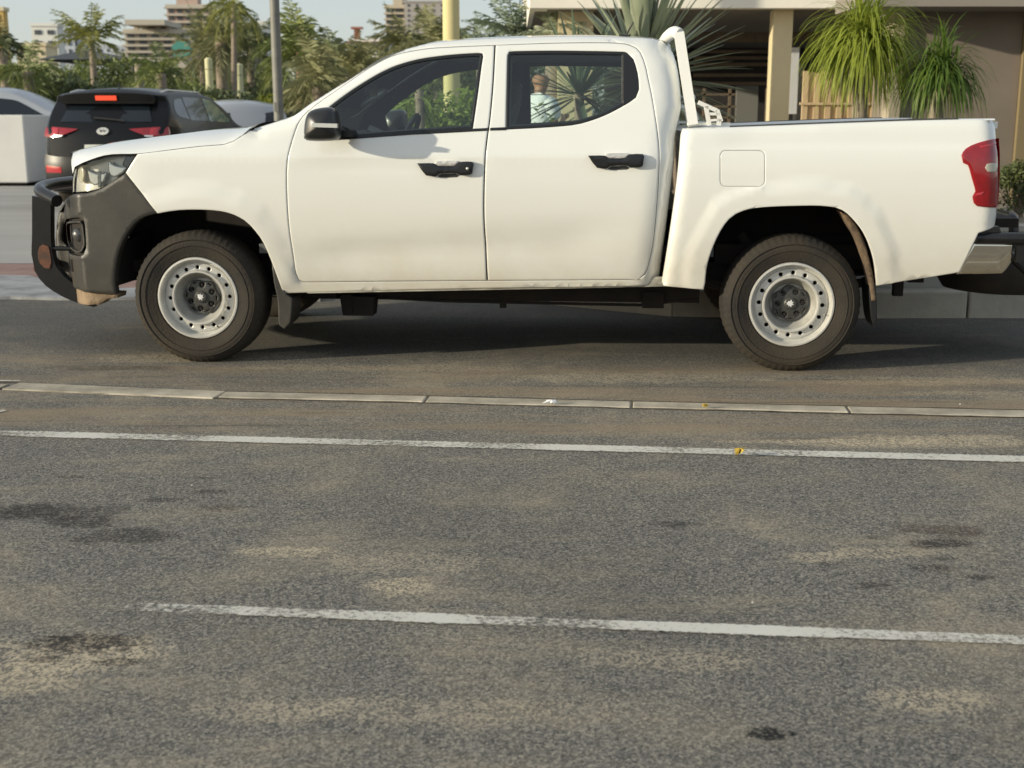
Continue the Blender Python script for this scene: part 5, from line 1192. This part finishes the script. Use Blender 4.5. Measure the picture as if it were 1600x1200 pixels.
q = MB(); a, b = at(200, 36, 228), at(262, 38, 228); q.box(((a.x + b.x) / 2, 232, a.z), (b.x - a.x, 12, .9)); 
for u in (206, 222, 240, 256): p = at(u, 45, 228); q.box((p.x, 231, p.z - .6), (.8, .8, 3.4))
tag(q.build('roof_canopy', 'b_conc'), 'flat concrete canopy slab on top of the unfinished building', 'canopy')
tower(50, 90, 41, 210, 3, 'b_white', 'small white house with a dark roof terrace', 2, 2, wfill=.5, hfill=.4, vb=75, name='white_house')
tower(92, 124, 50, 215, 6, 'b_blue', 'bluish white block right of the white house', 3, 3, wfill=.25, vb=85)
tower(24, 70, 72, 190, 5, 'b_yellow', 'low yellow walled building left of the dark tent', 1, 4, wfill=.2, hfill=.3, vb=92, name='low_building')
tower(-30, 8, 17, 170, 1.5, 'b_edge', 'cream building with ochre top cut by the left edge', 4, 2, vb=90, wfill=.3).children[0].data.materials[0] = M['b_yellow']
tower(352, 384, 40, 320, 12, 'b_white', 'white block behind the tall slim palm', 4, 3, vb=95, wfill=.3)
tower(388, 418, 36, 330, 12, 'b_white', 'white block with dark windows left of the lamp post', 5, 3, vb=95)
tower(128, 196, 74, 300, 12, 'b_blue', 'pale blue low block behind the light green palm', 2, 6, vb=92, wfill=.3)
tower(545, 610, 66, 200, 12, 'b_white', 'low white building with a red tiled roof', 1, 5, vb=88, name='red_roof_house')
rr = MB(); a, b = at(538, 66, 199), at(612, 58, 199); rr.add([(a.x, 198, a.z), (b.x, 198, a.z), (b.x - 1.5, 206, b.z), (a.x + 1.5, 206, b.z), (b.x, 214, a.z), (a.x, 214, a.z)], [(0, 1, 2, 3), (3, 2, 4, 5), (0, 3, 5), (1, 4, 2)])
ro = rr.build('roof', 'b_red'); hs_ = [o for o in bpy.data.objects if o.name.startswith('red_roof_house')][0]; ro.data.transform(Matrix.Translation(-Vector(hs_.location))); ro.parent = hs_
cn = MB(); p = at(558, 50, 205); cn.box((p.x, 205, p.z - 1), (.9, .9, 3)); cn.box((p.x, 205, p.z + .6), (1.8, 1.8, .3)); o = cn.build('chimney', 'b_red', None); o.data.transform(Matrix.Translation(-Vector(hs_.location))); o.parent = ro
# dark peaked tent
tn = MB(); a, b, pk, pk2 = at(55, 93, 60), at(205, 92, 60), at(112, 78, 63), at(135, 78, 63)
tn.add([(a.x, 60, a.z), (b.x, 60, b.z), (b.x, 68, b.z), (a.x, 68, a.z), (pk.x, 64, pk.z), (pk2.x, 64, pk2.z), (a.x, 60, 2.2), (b.x, 60, 2.2)], [(0, 1, 5, 4), (1, 2, 5), (2, 3, 4, 5), (3, 0, 4)])
for x in (a.x, (a.x + b.x) / 2, b.x): tn.tube([(x, 60.2, 0), (x, 60.2, a.z)], .06, 8)
tag(tn.build('tent', 'tent'), 'large dark peaked tent roof behind the trees', 'tent')
nt_ = MB(); p = [at(268, 72, 80), at(280, 62, 80), at(292, 66, 80), at(300, 86, 80), at(272, 90, 80)]; nt_.add([tuple(q) for q in p] + [(q.x, q.y + 1.5, q.z) for q in p], [(0, 1, 2, 3, 4), (9, 8, 7, 6, 5)] + [(i, (i + 1) % 5, 5 + (i + 1) % 5, 5 + i) for i in range(5)]); nt_.tube([(p[4].x, 80.5, 0), (p[4].x, 80.5, p[4].z)], .08); nt_.tube([(p[3].x, 80.5, 0), (p[3].x, 80.5, p[3].z)], .08)
tag(nt_.build('safety_net', 'net'), 'green scaffold netting beside the pinkish block', 'net')
# ================================================================ OTHER CARS
mat('car_black', (.006, .007, .009), .35, coat=.15, spec=.18); mat('car_navy', (.014, .019, .030), .3, coat=.4, spec=.3); mat('car_silver', (.36, .38, .41), .35, .2, coat=.6); mat('car_white', (.62, .63, .64), .3, coat=.6); mat('car_glass', (.012, .017, .023), .15, coat=.4, spec=.3); mat('car_glass_teal', (.10, .17, .17), .1, coat=.6); mat('plate', (.55, .56, .52), .5)
def car(name, label, cat, loc, rz, L, Wd, prof, belt, paint, wins, rear=None, group=None, rails=None, er=.22, wx=(.85, 3.5), wr=.35):
    """prof: side outline (x from the rear, z) clockwise from rear bottom; wins: list of (name, polygon); body leans in above the belt"""
    t = thing(name, label, cat, loc, rz, group); hw = Wd / 2
    def yf(x, z):
        y = .20 * np.maximum(0, z - belt) / .5 + .03 * (np.abs(z - .75) / .4) ** 2 * (z <= belt) + .035 * (z > belt)
        e = np.minimum(x, L - x); y = y + er * np.clip(1 - e / .45, 0, 1) ** 2.2; return y
    lo = spline(prof, True, .08)
    v, f = panel([lo], yf, .12, .02, 0, -hw); b = MB(); b.add(v, f); b.add([(x, -y, z) for x, y, z in v], [q[::-1] for q in f])
    a = np.array([p[0] for p in lo]); z = np.array([p[1] for p in lo]); y = -hw + yf(a, z) + .014; vs = []; n = 10
    cx, cz = L / 2, .8
    for i in range(len(lo)):
        p, q = lo[i - 1], lo[(i + 1) % len(lo)]; nx, nz = -(q[1] - p[1]), q[0] - p[0]; l = math.hypot(nx, nz) + 1e-9; nx /= l; nz /= l
        for k in range(n + 1): s = k / n * 2 - 1; c = .075 * (1 - s * s) * (1 if z[i] > .35 else 0); vs.append((a[i] + nx * c, y[i] * -s, z[i] + nz * c))
    m_ = len(lo); b.add(vs, [(i * (n + 1) + k, ((i + 1) % m_) * (n + 1) + k, ((i + 1) % m_) * (n + 1) + k + 1, i * (n + 1) + k + 1) for i in range(m_) for k in range(n)])
    b.build('body', paint, t, 'auto')
    for nm, px, mm in wins:
        w = spline(px, True, .06); v, f = panel([w], yf, .1, 0, .0, -hw - .004); mesh(nm, v, f, mm, t, 'auto'); mesh(nm, [(x, -yy, z) for x, yy, z in v], [q[::-1] for q in f], mm, t, 'auto')
    wm = None
    for x in wx:
        for s in (-1, 1):
            if wm is None:
                wm = bpy.data.objects.new('wheel', None); COL.objects.link(wm); wm.parent = t
                q = MB(); q.lathe([(.2, .02), (.3, -.01), (.34, .03), (.35, .1), (.34, .2)], (0, 0, 0), n=32); q.build('tyre', 'tyre', wm, True); q = MB(); q.lathe([(0, .05), (.06, .04), (.17, .05), (.2, .02), (.21, .03)], (0, 0, 0), n=32); q.build('rim', 'steel', wm, True); w_ = wm
            else: w_ = copy_tree(wm, t)
            w_.location = (x, s * (hw - .03), wr); w_.rotation_euler = (0, 0, 0 if s < 0 else math.pi)
    if rear: rear(t)
    return t
def rearpan(t, name, loop, xf, m, off=0, sk=.04):     # loop in (y, z) on the tail, xf(y, z) the tail surface
    lo = list(loop); v2, Tn, lp = tri2d([spline(lo, True, .05)], .1, .01); vs = [(xf(y, z) - off, y, z) for y, z in v2]
    k = len(vs); l = lp[0]; n = len(l); vs += [(vs[i][0] + sk, vs[i][1], vs[i][2]) for i in l]; return mesh(name, vs, [tuple(q[::-1]) for q in Tn] + [(l[i], l[(i + 1) % n], k + (i + 1) % n, k + i) for i in range(n)], m, t, 'auto')
SUVP = [(.10, .28, 1), (.02, .42), (.0, .60), (.03, .88), (.07, 1.10), (.12, 1.18, 1), (.22, 1.32), (.38, 1.52), (.36, 1.60, 1), (.55, 1.635), (1.2, 1.655), (2.0, 1.645), (2.5, 1.58), (2.95, 1.42), (3.3, 1.20), (3.9, 1.10), (4.3, .98), (4.43, .75), (4.45, .5), (4.38, .26, 1), (3.9, .22, 1), (.6, .22, 1)]
def suv_rear(t):
    xf = lambda y, z: float(np.interp(z, [.28, .42, .60, .88, 1.10, 1.18, 1.32, 1.52, 1.60], [.10, .02, .0, .03, .07, .12, .22, .38, .36])) - .075 * (1 - (y / .92) ** 2) + .22 * max(0, 1 - (.95 - abs(y)) / .45) ** 2.2 * .45 - .012
    rearpan(t, 'rear_window', [(-.66, 1.24, 1), (.66, 1.24, 1), (.58, 1.46, 1), (.3, 1.49), (-.3, 1.49), (-.58, 1.46, 1)], xf, 'car_glass', .004)
    rearpan(t, 'spoiler', [(-.66, 1.49, 1), (.66, 1.49, 1), (.62, 1.61), (0, 1.64), (-.62, 1.61)], xf, 'dark_gap', .10, .15)
    b = rearpan(t, 'brake_light', [(-.15, 1.535, 1), (.15, 1.535, 1), (.15, 1.60, 1), (-.15, 1.60, 1)], xf, 'brake_on', .115)
    for s in (-1, 1):
        tl_ = rearpan(t, 'tail_light', [(s * .90, 1.04, 1), (s * .88, 1.17), (s * .74, 1.17), (s * .36, 1.145, 1), (s * .50, 1.09), (s * .70, 1.03)][::s], xf, 'red_lens', .012)
        rearpan(tl_, 'light_unit', [(s * .66, 1.07), (s * .66, 1.15), (s * .76, 1.16), (s * .76, 1.06)][::s], xf, 'red_lens_light', .02)
        rearpan(tl_, 'clear_lens', [(s * .60, 1.040, 1), (s * .70, 1.035, 1), (s * .70, 1.058, 1), (s * .58, 1.06, 1)][::s], xf, 'reflector', .022)
        rearpan(t, 'reflector', [(s * .62, .54, 1), (s * .88, .54, 1), (s * .88, .64, 1), (s * .62, .62, 1)][::s], xf, 'red_lens_light', .012)
    rearpan(t, 'bumper', [(-.90, .30, 1), (.90, .30, 1), (.91, .72), (.88, .80, 1), (.6, .76), (-.6, .76), (-.88, .80, 1), (-.91, .72)], xf, 'black_trim', .006)
    rearpan(t, 'bumper_guard', [(-.5, .33, 1), (.5, .33, 1), (.44, .46, 1), (-.44, .46, 1)], xf, 'hub_grey', .02)
    rearpan(t, 'number_plate', [(-.26, .82, 1), (.26, .82, 1), (.26, .93, 1), (-.26, .93, 1)], xf, 'plate', .012)
    # oval badge with a slanted H
    e = rearpan(t, 'badge', [(.085 * math.cos(i * math.pi / 12), 1.115 + .050 * math.sin(i * math.pi / 12)) for i in range(24)], xf, 'steel', .02)
    q = MB(); q.bar((-.035, 0, -.025), (-.020, 0, .027), .012, .006, up=(1, 0, 0)); q.bar((.020, 0, -.027), (.035, 0, .025), .012, .006, up=(1, 0, 0)); q.bar((-.028, 0, -.003), (.028, 0, .003), .012, .006, up=(0, 0, 1))
    o = q.build('letter', 'car_black', e); o.location = (xf(0, 1.115) - .024, 0, 1.115); o.rotation_euler = (0, 0, R(90))
    rm = MB(); 
    for s in (-1, 1): rm.tube([(.55, s * .66, 1.65), (.8, s * .66, 1.685), (2.2, s * .66, 1.675), (2.4, s * .66, 1.625)], .016, 8)
    split_loose(rm.build('roof_rail', 'steel', t, True))
    an_ = MB(); an_.add([(.62, 0, 1.74), (.80, -.02, 1.735), (.80, .02, 1.735), (.64, 0, 1.80)], [(0, 1, 3), (0, 3, 2), (1, 2, 3)]); an_.build('antenna_fin', 'car_black', t)
    wp = MB(); wp.bar((xf(0, 1.26) - .03, -.3, 1.26), (xf(0, 1.29) - .03, .15, 1.30), .02, .02); wp.build('wiper', 'black_trim', t)
mat('brake_on', (.75, .07, .03), .3, emit=.55)
SW = [('side_window', [(1.90, 1.24, 1), (2.82, 1.22, 1), (2.95, 1.26), (2.50, 1.50), (2.30, 1.56), (1.98, 1.585, 1)], 'car_glass_teal'), ('side_window', [(1.03, 1.26, 1), (1.86, 1.24, 1), (1.90, 1.585, 1), (1.2, 1.59), (1.05, 1.56)], 'car_glass'), ('side_window', [(.52, 1.34), (.99, 1.27, 1), (.99, 1.57, 1), (.62, 1.53)], 'car_glass')]
sp_ = gd(165, 300); 
suv_y = 17.7; SX = X(163, suv_y, 230)
suv = car('parked_suv', 'black SUV seen from behind with its brake light lit, beyond the hood', 'SUV', (SX, suv_y, 0), R(86), 4.45, 1.98, SUVP, 1.18, 'car_black', SW, suv_rear)
# silver car at the left, side on, nose to the right
SED = [(.05, .30, 1), (.0, .55), (.03, .85), (.10, 1.0), (.6, 1.06), (1.1, 1.38), (1.9, 1.46), (2.4, 1.42), (3.1, 1.06), (3.7, .97), (4.3, .80), (4.45, .55), (4.4, .28, 1), (3.9, .2, 1), (.5, .2, 1)]
SDW = [('side_window', [(1.95, .98, 1), (2.90, .99, 1), (2.95, 1.04), (2.42, 1.34), (2.0, 1.39, 1)], 'car_glass_teal'), ('side_window', [(.95, 1.0, 1), (1.88, .98, 1), (1.93, 1.39, 1), (1.4, 1.38), (1.1, 1.2)], 'car_glass')]
BIG = [(.05, .34, 1), (.0, .6), (.03, .95), (.10, 1.2), (.25, 1.45), (.5, 1.68), (1.3, 1.74), (2.2, 1.71), (2.7, 1.55), (3.25, 1.30), (3.9, 1.18), (4.3, 1.0), (4.45, .65), (4.4, .32, 1), (3.9, .28, 1), (.5, .28, 1)]
BW_ = [('side_window', [(.42, 1.33, 1), (1.25, 1.30, 1), (1.25, 1.63, 1), (.85, 1.61), (.60, 1.50)], 'car_glass_teal'), ('side_window', [(1.33, 1.30, 1), (2.25, 1.29, 1), (2.2, 1.63, 1), (1.33, 1.64, 1)], 'car_glass'), ('side_window', [(2.33, 1.29, 1), (3.1, 1.29, 1), (2.65, 1.55), (2.28, 1.62, 1)], 'car_glass')]
BW_ = [('side_window', [(2.05, 1.30, 1), (3.1, 1.29, 1), (2.62, 1.55), (2.4, 1.64), (2.05, 1.68, 1)], 'car_glass'), ('side_window', [(.95, 1.31, 1), (1.97, 1.30, 1), (1.97, 1.68, 1), (1.0, 1.69, 1)], 'car_glass'), ('side_window', [(.35, 1.36), (.88, 1.32, 1), (.90, 1.68, 1), (.6, 1.62)], 'car_glass')]
BIG = [(x_ + 0, z_ * 1.06, *c_) for x_, z_, *c_ in BIG]
k = 26.8; px_ = X(102, k, 185); car('parked_car', 'silver van like car behind the white block, nose towards the black SUV', 'car', (px_ - 3.25, k, 0), R(3), 4.5, 1.8, BIG, 1.27, 'car_silver', BW_, None, 'cars parked in the background', er=.08)
mat('white_block', (.66, .655, .63), .8, var=.05, vscale=1.5)
wb_ = MB(); p = gd(45, 291); zt_ = at(45, 179.5, p.y).z; xx0 = gd(-160, 292).x
wb_.box((0, 0, zt_ / 2 + .03), (p.x - xx0, 2.0, zt_ - .06)); o = wb_.build('utility_block', 'white_block'); b = o.modifiers.new('b', 'BEVEL'); b.width = .03; b.segments = 3
o.location = ((p.x + xx0) / 2, p.y + 1.0, 0); tag(o, 'big white box shaped block in front of the silver car at the left edge', 'utility box')
q = MB(); q.box((0, 0, .03), (p.x - xx0 - .1, 1.9, .08)); q.build('plinth', 'dark_gap', o)
HAT = [(.10, .28, 1), (.02, .5), (.04, .8), (.10, .95), (.35, 1.30), (.50, 1.42), (1.2, 1.48), (2.0, 1.46), (2.6, 1.25), (3.0, 1.0), (3.5, .92), (3.9, .75), (3.95, .45), (3.9, .26, 1), (3.5, .2, 1), (.5, .2, 1)]
HW_ = [('side_window', [(.42, 1.02, 1), (1.15, .98, 1), (1.2, 1.38, 1), (.65, 1.36)], 'car_glass'), ('side_window', [(1.25, .98, 1), (2.5, .98, 1), (2.2, 1.30), (1.9, 1.38), (1.3, 1.39, 1)], 'car_glass')]
def hat_rear(t):
    xf = lambda y, z: float(np.interp(z, [.28, .5, .8, .95, 1.30, 1.42], [.10, .02, .04, .10, .35, .50])) - .06 * (1 - (y / .85) ** 2)
    rearpan(t, 'rear_window', [(-.55, 1.0, 1), (.55, 1.0, 1), (.48, 1.34, 1), (-.48, 1.34, 1)], xf, 'car_glass', .03)
    for s in (-1, 1): rearpan(t, 'tail_light', [(s * .62, .78, 1), (s * .80, .80, 1), (s * .78, .98, 1), (s * .64, .96, 1)][::s], xf, 'red_lens', .0)
y = 21.5; car('parked_car', 'pale silver hatchback between the SUV and the lamp post', 'car', (X(392, y, 180), y, 0.05), R(112), 4.0, 1.7, HAT, .95, 'car_silver', HW_, hat_rear, 'cars parked in the background')
y = 25; car('parked_car', 'dark car half hidden behind the lamp post', 'car', (X(452, y, 180), y, -.05), R(155), 4.45, 1.8, HAT, 1.0, 'car_navy', [], hat_rear, 'cars parked in the background')
y = 24; car('parked_car', 'dark car behind the hood right of the lamp post', 'car', (X(475, y, 180), y, -.10), R(120), 4.0, 1.7, HAT, .95, 'car_black', HW_, hat_rear, 'cars parked in the background')
y = 26; car('parked_car', 'dark blue hatchback peeking out left behind the black SUV', 'car', (X(100, y, 180), y, -.05), R(80), 4.0, 1.7, HAT, .95, 'car_navy', HW_, hat_rear, 'cars parked in the background')
# ================================================================ PERSON
mat('skin', (.33, .17, .10), .55, var=.08); mat('tshirt', (.74, .78, .82), .85, var=.03); mat('trousers', (.05, .06, .09), .9); mat('shoe', (.03, .03, .03), .6)
def skinned(name, V, E, Rr, m, parent, root=0, sub=2):
    me = bpy.data.meshes.new(name); me.from_pydata(V, E, []); o = bpy.data.objects.new(name, me); COL.objects.link(o); o.parent = parent
    md = o.modifiers.new('skin', 'SKIN'); md.use_smooth_shade = True
    me.skin_vertices or None
    lay = me.skin_vertices[0].data if len(me.skin_vertices) else None
    if lay is None:
        bpy.context.view_layer.objects.active = o; bpy.context.view_layer.update(); lay = me.skin_vertices[0].data
    for i, r in enumerate(Rr): lay[i].radius = r if isinstance(r, tuple) else (r, r)
    lay[root].use_root = True
    s = o.modifiers.new('sub', 'SUBSURF'); s.levels = sub; s.render_levels = sub; me.materials.append(M[m]); return o
yp = 13.6; pr = thing('person', 'bald man in a pale T-shirt standing, seen through the rear door window', 'person', (X(841, yp, 150), yp, 0), R(48))
# faces right (+x) and a little away; both forearms raised holding a phone
V = []; E = []; Rr = []
def bone(pts, start=None):
    prev = start
    for p, r in pts:
        V.append(p); Rr.append(r); i = len(V) - 1
        if prev is not None: E.append((prev, i))
        prev = i
    return prev
HT = Zv(119, yp, 845)
k = HT / 1.66
S = lambda x, y, z: (x * k, y * k, z * k)
hip = bone([(S(0, 0, .93), (.13, .15))]); ch_ = bone([(S(.0, 0, 1.08), (.115, .14)), (S(.01, 0, 1.25), (.12, .165)), (S(.0, 0, 1.38), (.10, .15))], hip)
nk = bone([(S(.02, 0, 1.46), .060), (S(.030, 0, 1.51), .060)], ch_)
bone([(S(.045, 0, 1.555), (.082, .070)), (S(.040, 0, 1.60), (.106, .086)), (S(.030, 0, 1.645), (.106, .088)), (S(.025, 0, 1.682), (.060, .052))], nk)
for s in (-1, 1):
    e = bone([(S(.0, .10 * s, 1.41), .065), (S(-.01, .19 * s, 1.36), .055), (S(.02, .22 * s, 1.12), .042), (S(.17, .16 * s, 1.16), .036), (S(.28, .09 * s, 1.22), .026)], ch_)
    h_ = bone([(S(.33, .07 * s, 1.245), (.022, .035))], e)
    for j, (dy, l) in enumerate(((-.018, .055), (-.006, .062), (.006, .058), (.018, .048))):
        bone([(S(.37, (.07 + dy) * s if 0 else .07 * s + dy, 1.25), .010), (S(.37 + l * .6, .07 * s + dy - .01 * s, 1.27), .009), (S(.37 + l * .5, .07 * s + dy - .035 * s, 1.285), .008)], h_)
    bone([(S(.34, .04 * s, 1.262), .011), (S(.365, .02 * s, 1.285), .009)], h_)
    l = bone([(S(0, .09 * s, .86), .085), (S(.02, .10 * s, .48), .058), (S(-.02, .10 * s, .10), .040)], hip); bone([(S(.10, .11 * s, .035), (.032, .04)), (S(.17, .115 * s, .03), (.022, .035))], l)
bd_ = skinned('body', V, E, Rr, 'skin', pr)
def part_(name, pts, rs, m, edges): return skinned(name, [S(*p) for p in pts], edges, rs, m, pr)
part_('tshirt', [(0, 0, .90), (0, 0, 1.08), (.005, 0, 1.25), (0, 0, 1.40), (0, .12, 1.41), (-.01, .20, 1.36), (.005, .225, 1.20), (0, -.12, 1.41), (-.01, -.20, 1.36), (.005, -.225, 1.20), (.015, 0, 1.455)], [(.18, .22), (.17, .215), (.175, .24), (.14, .20), .095, .095, .085, .095, .095, .085, .075], 'tshirt', [(0, 1), (1, 2), (2, 3), (3, 4), (4, 5), (5, 6), (3, 7), (7, 8), (8, 9), (3, 10)])
part_('trousers', [(0, 0, .96), (0, .09, .84), (.02, .10, .48), (-.02, .10, .10), (0, -.09, .84), (.02, -.10, .48), (-.02, -.10, .10)], [(.14, .165), .10, .075, .06, .10, .075, .06], 'trousers', [(0, 1), (1, 2), (2, 3), (0, 4), (4, 5), (5, 6)])
fm = MB()
hx, hz = .045 * k, 1.60 * k
fm.add([(hx + .085, -.012, hz - .02), (hx + .085, .012, hz - .02), (hx + .112, 0, hz - .018), (hx + .088, 0, hz + .02)], [(0, 2, 3), (2, 1, 3), (0, 1, 2)]); fm.build('nose', 'skin', bd_)
for s in (-1, 1):
    q = MB(); q.lathe([(.006, 0), (.016, -.006), (.022, 0), (.02, .01)], (0, 0, 0), n=12); o = q.build('ear', 'skin', bd_, True); o.location = (.025 * k, s * .078 * k, 1.60 * k); o.rotation_euler = (0, 0, 0 if s < 0 else math.pi); o.scale = (.75, 1, 1.3)
    q = MB(); q.lathe([(0, -.010), (.008, -.005), (.010, 0)], (0, 0, 0), n=10); o = q.build('eye', 'dark_gap', bd_); o.location = (hx + .086 * k, s * .028 * k, hz + .016); o.rotation_euler = (0, 0, R(90))
    q = MB(); q.box((0, 0, .045), (.27, .10, .09), taper=.8); o = q.build('shoe', 'shoe', pr); o.location = (.05 * k, s * .11 * k, 0)
q = MB(); q.bar((hx + .082, -.02, hz - .045), (hx + .082, .02, hz - .045), .008, .006); q.build('mouth', 'b_red', bd_)
ph = MB(); ph.box((0, 0, 0), (.010, .075, .15), Matrix.Rotation(R(-25), 3, 'Y')); o = ph.build('phone', 'black_trim'); o.location = Vector(pr.location) + Vector(S(.39, 0, 1.285)); tag(o, 'dark phone held up by the man in the pale T-shirt', 'phone')
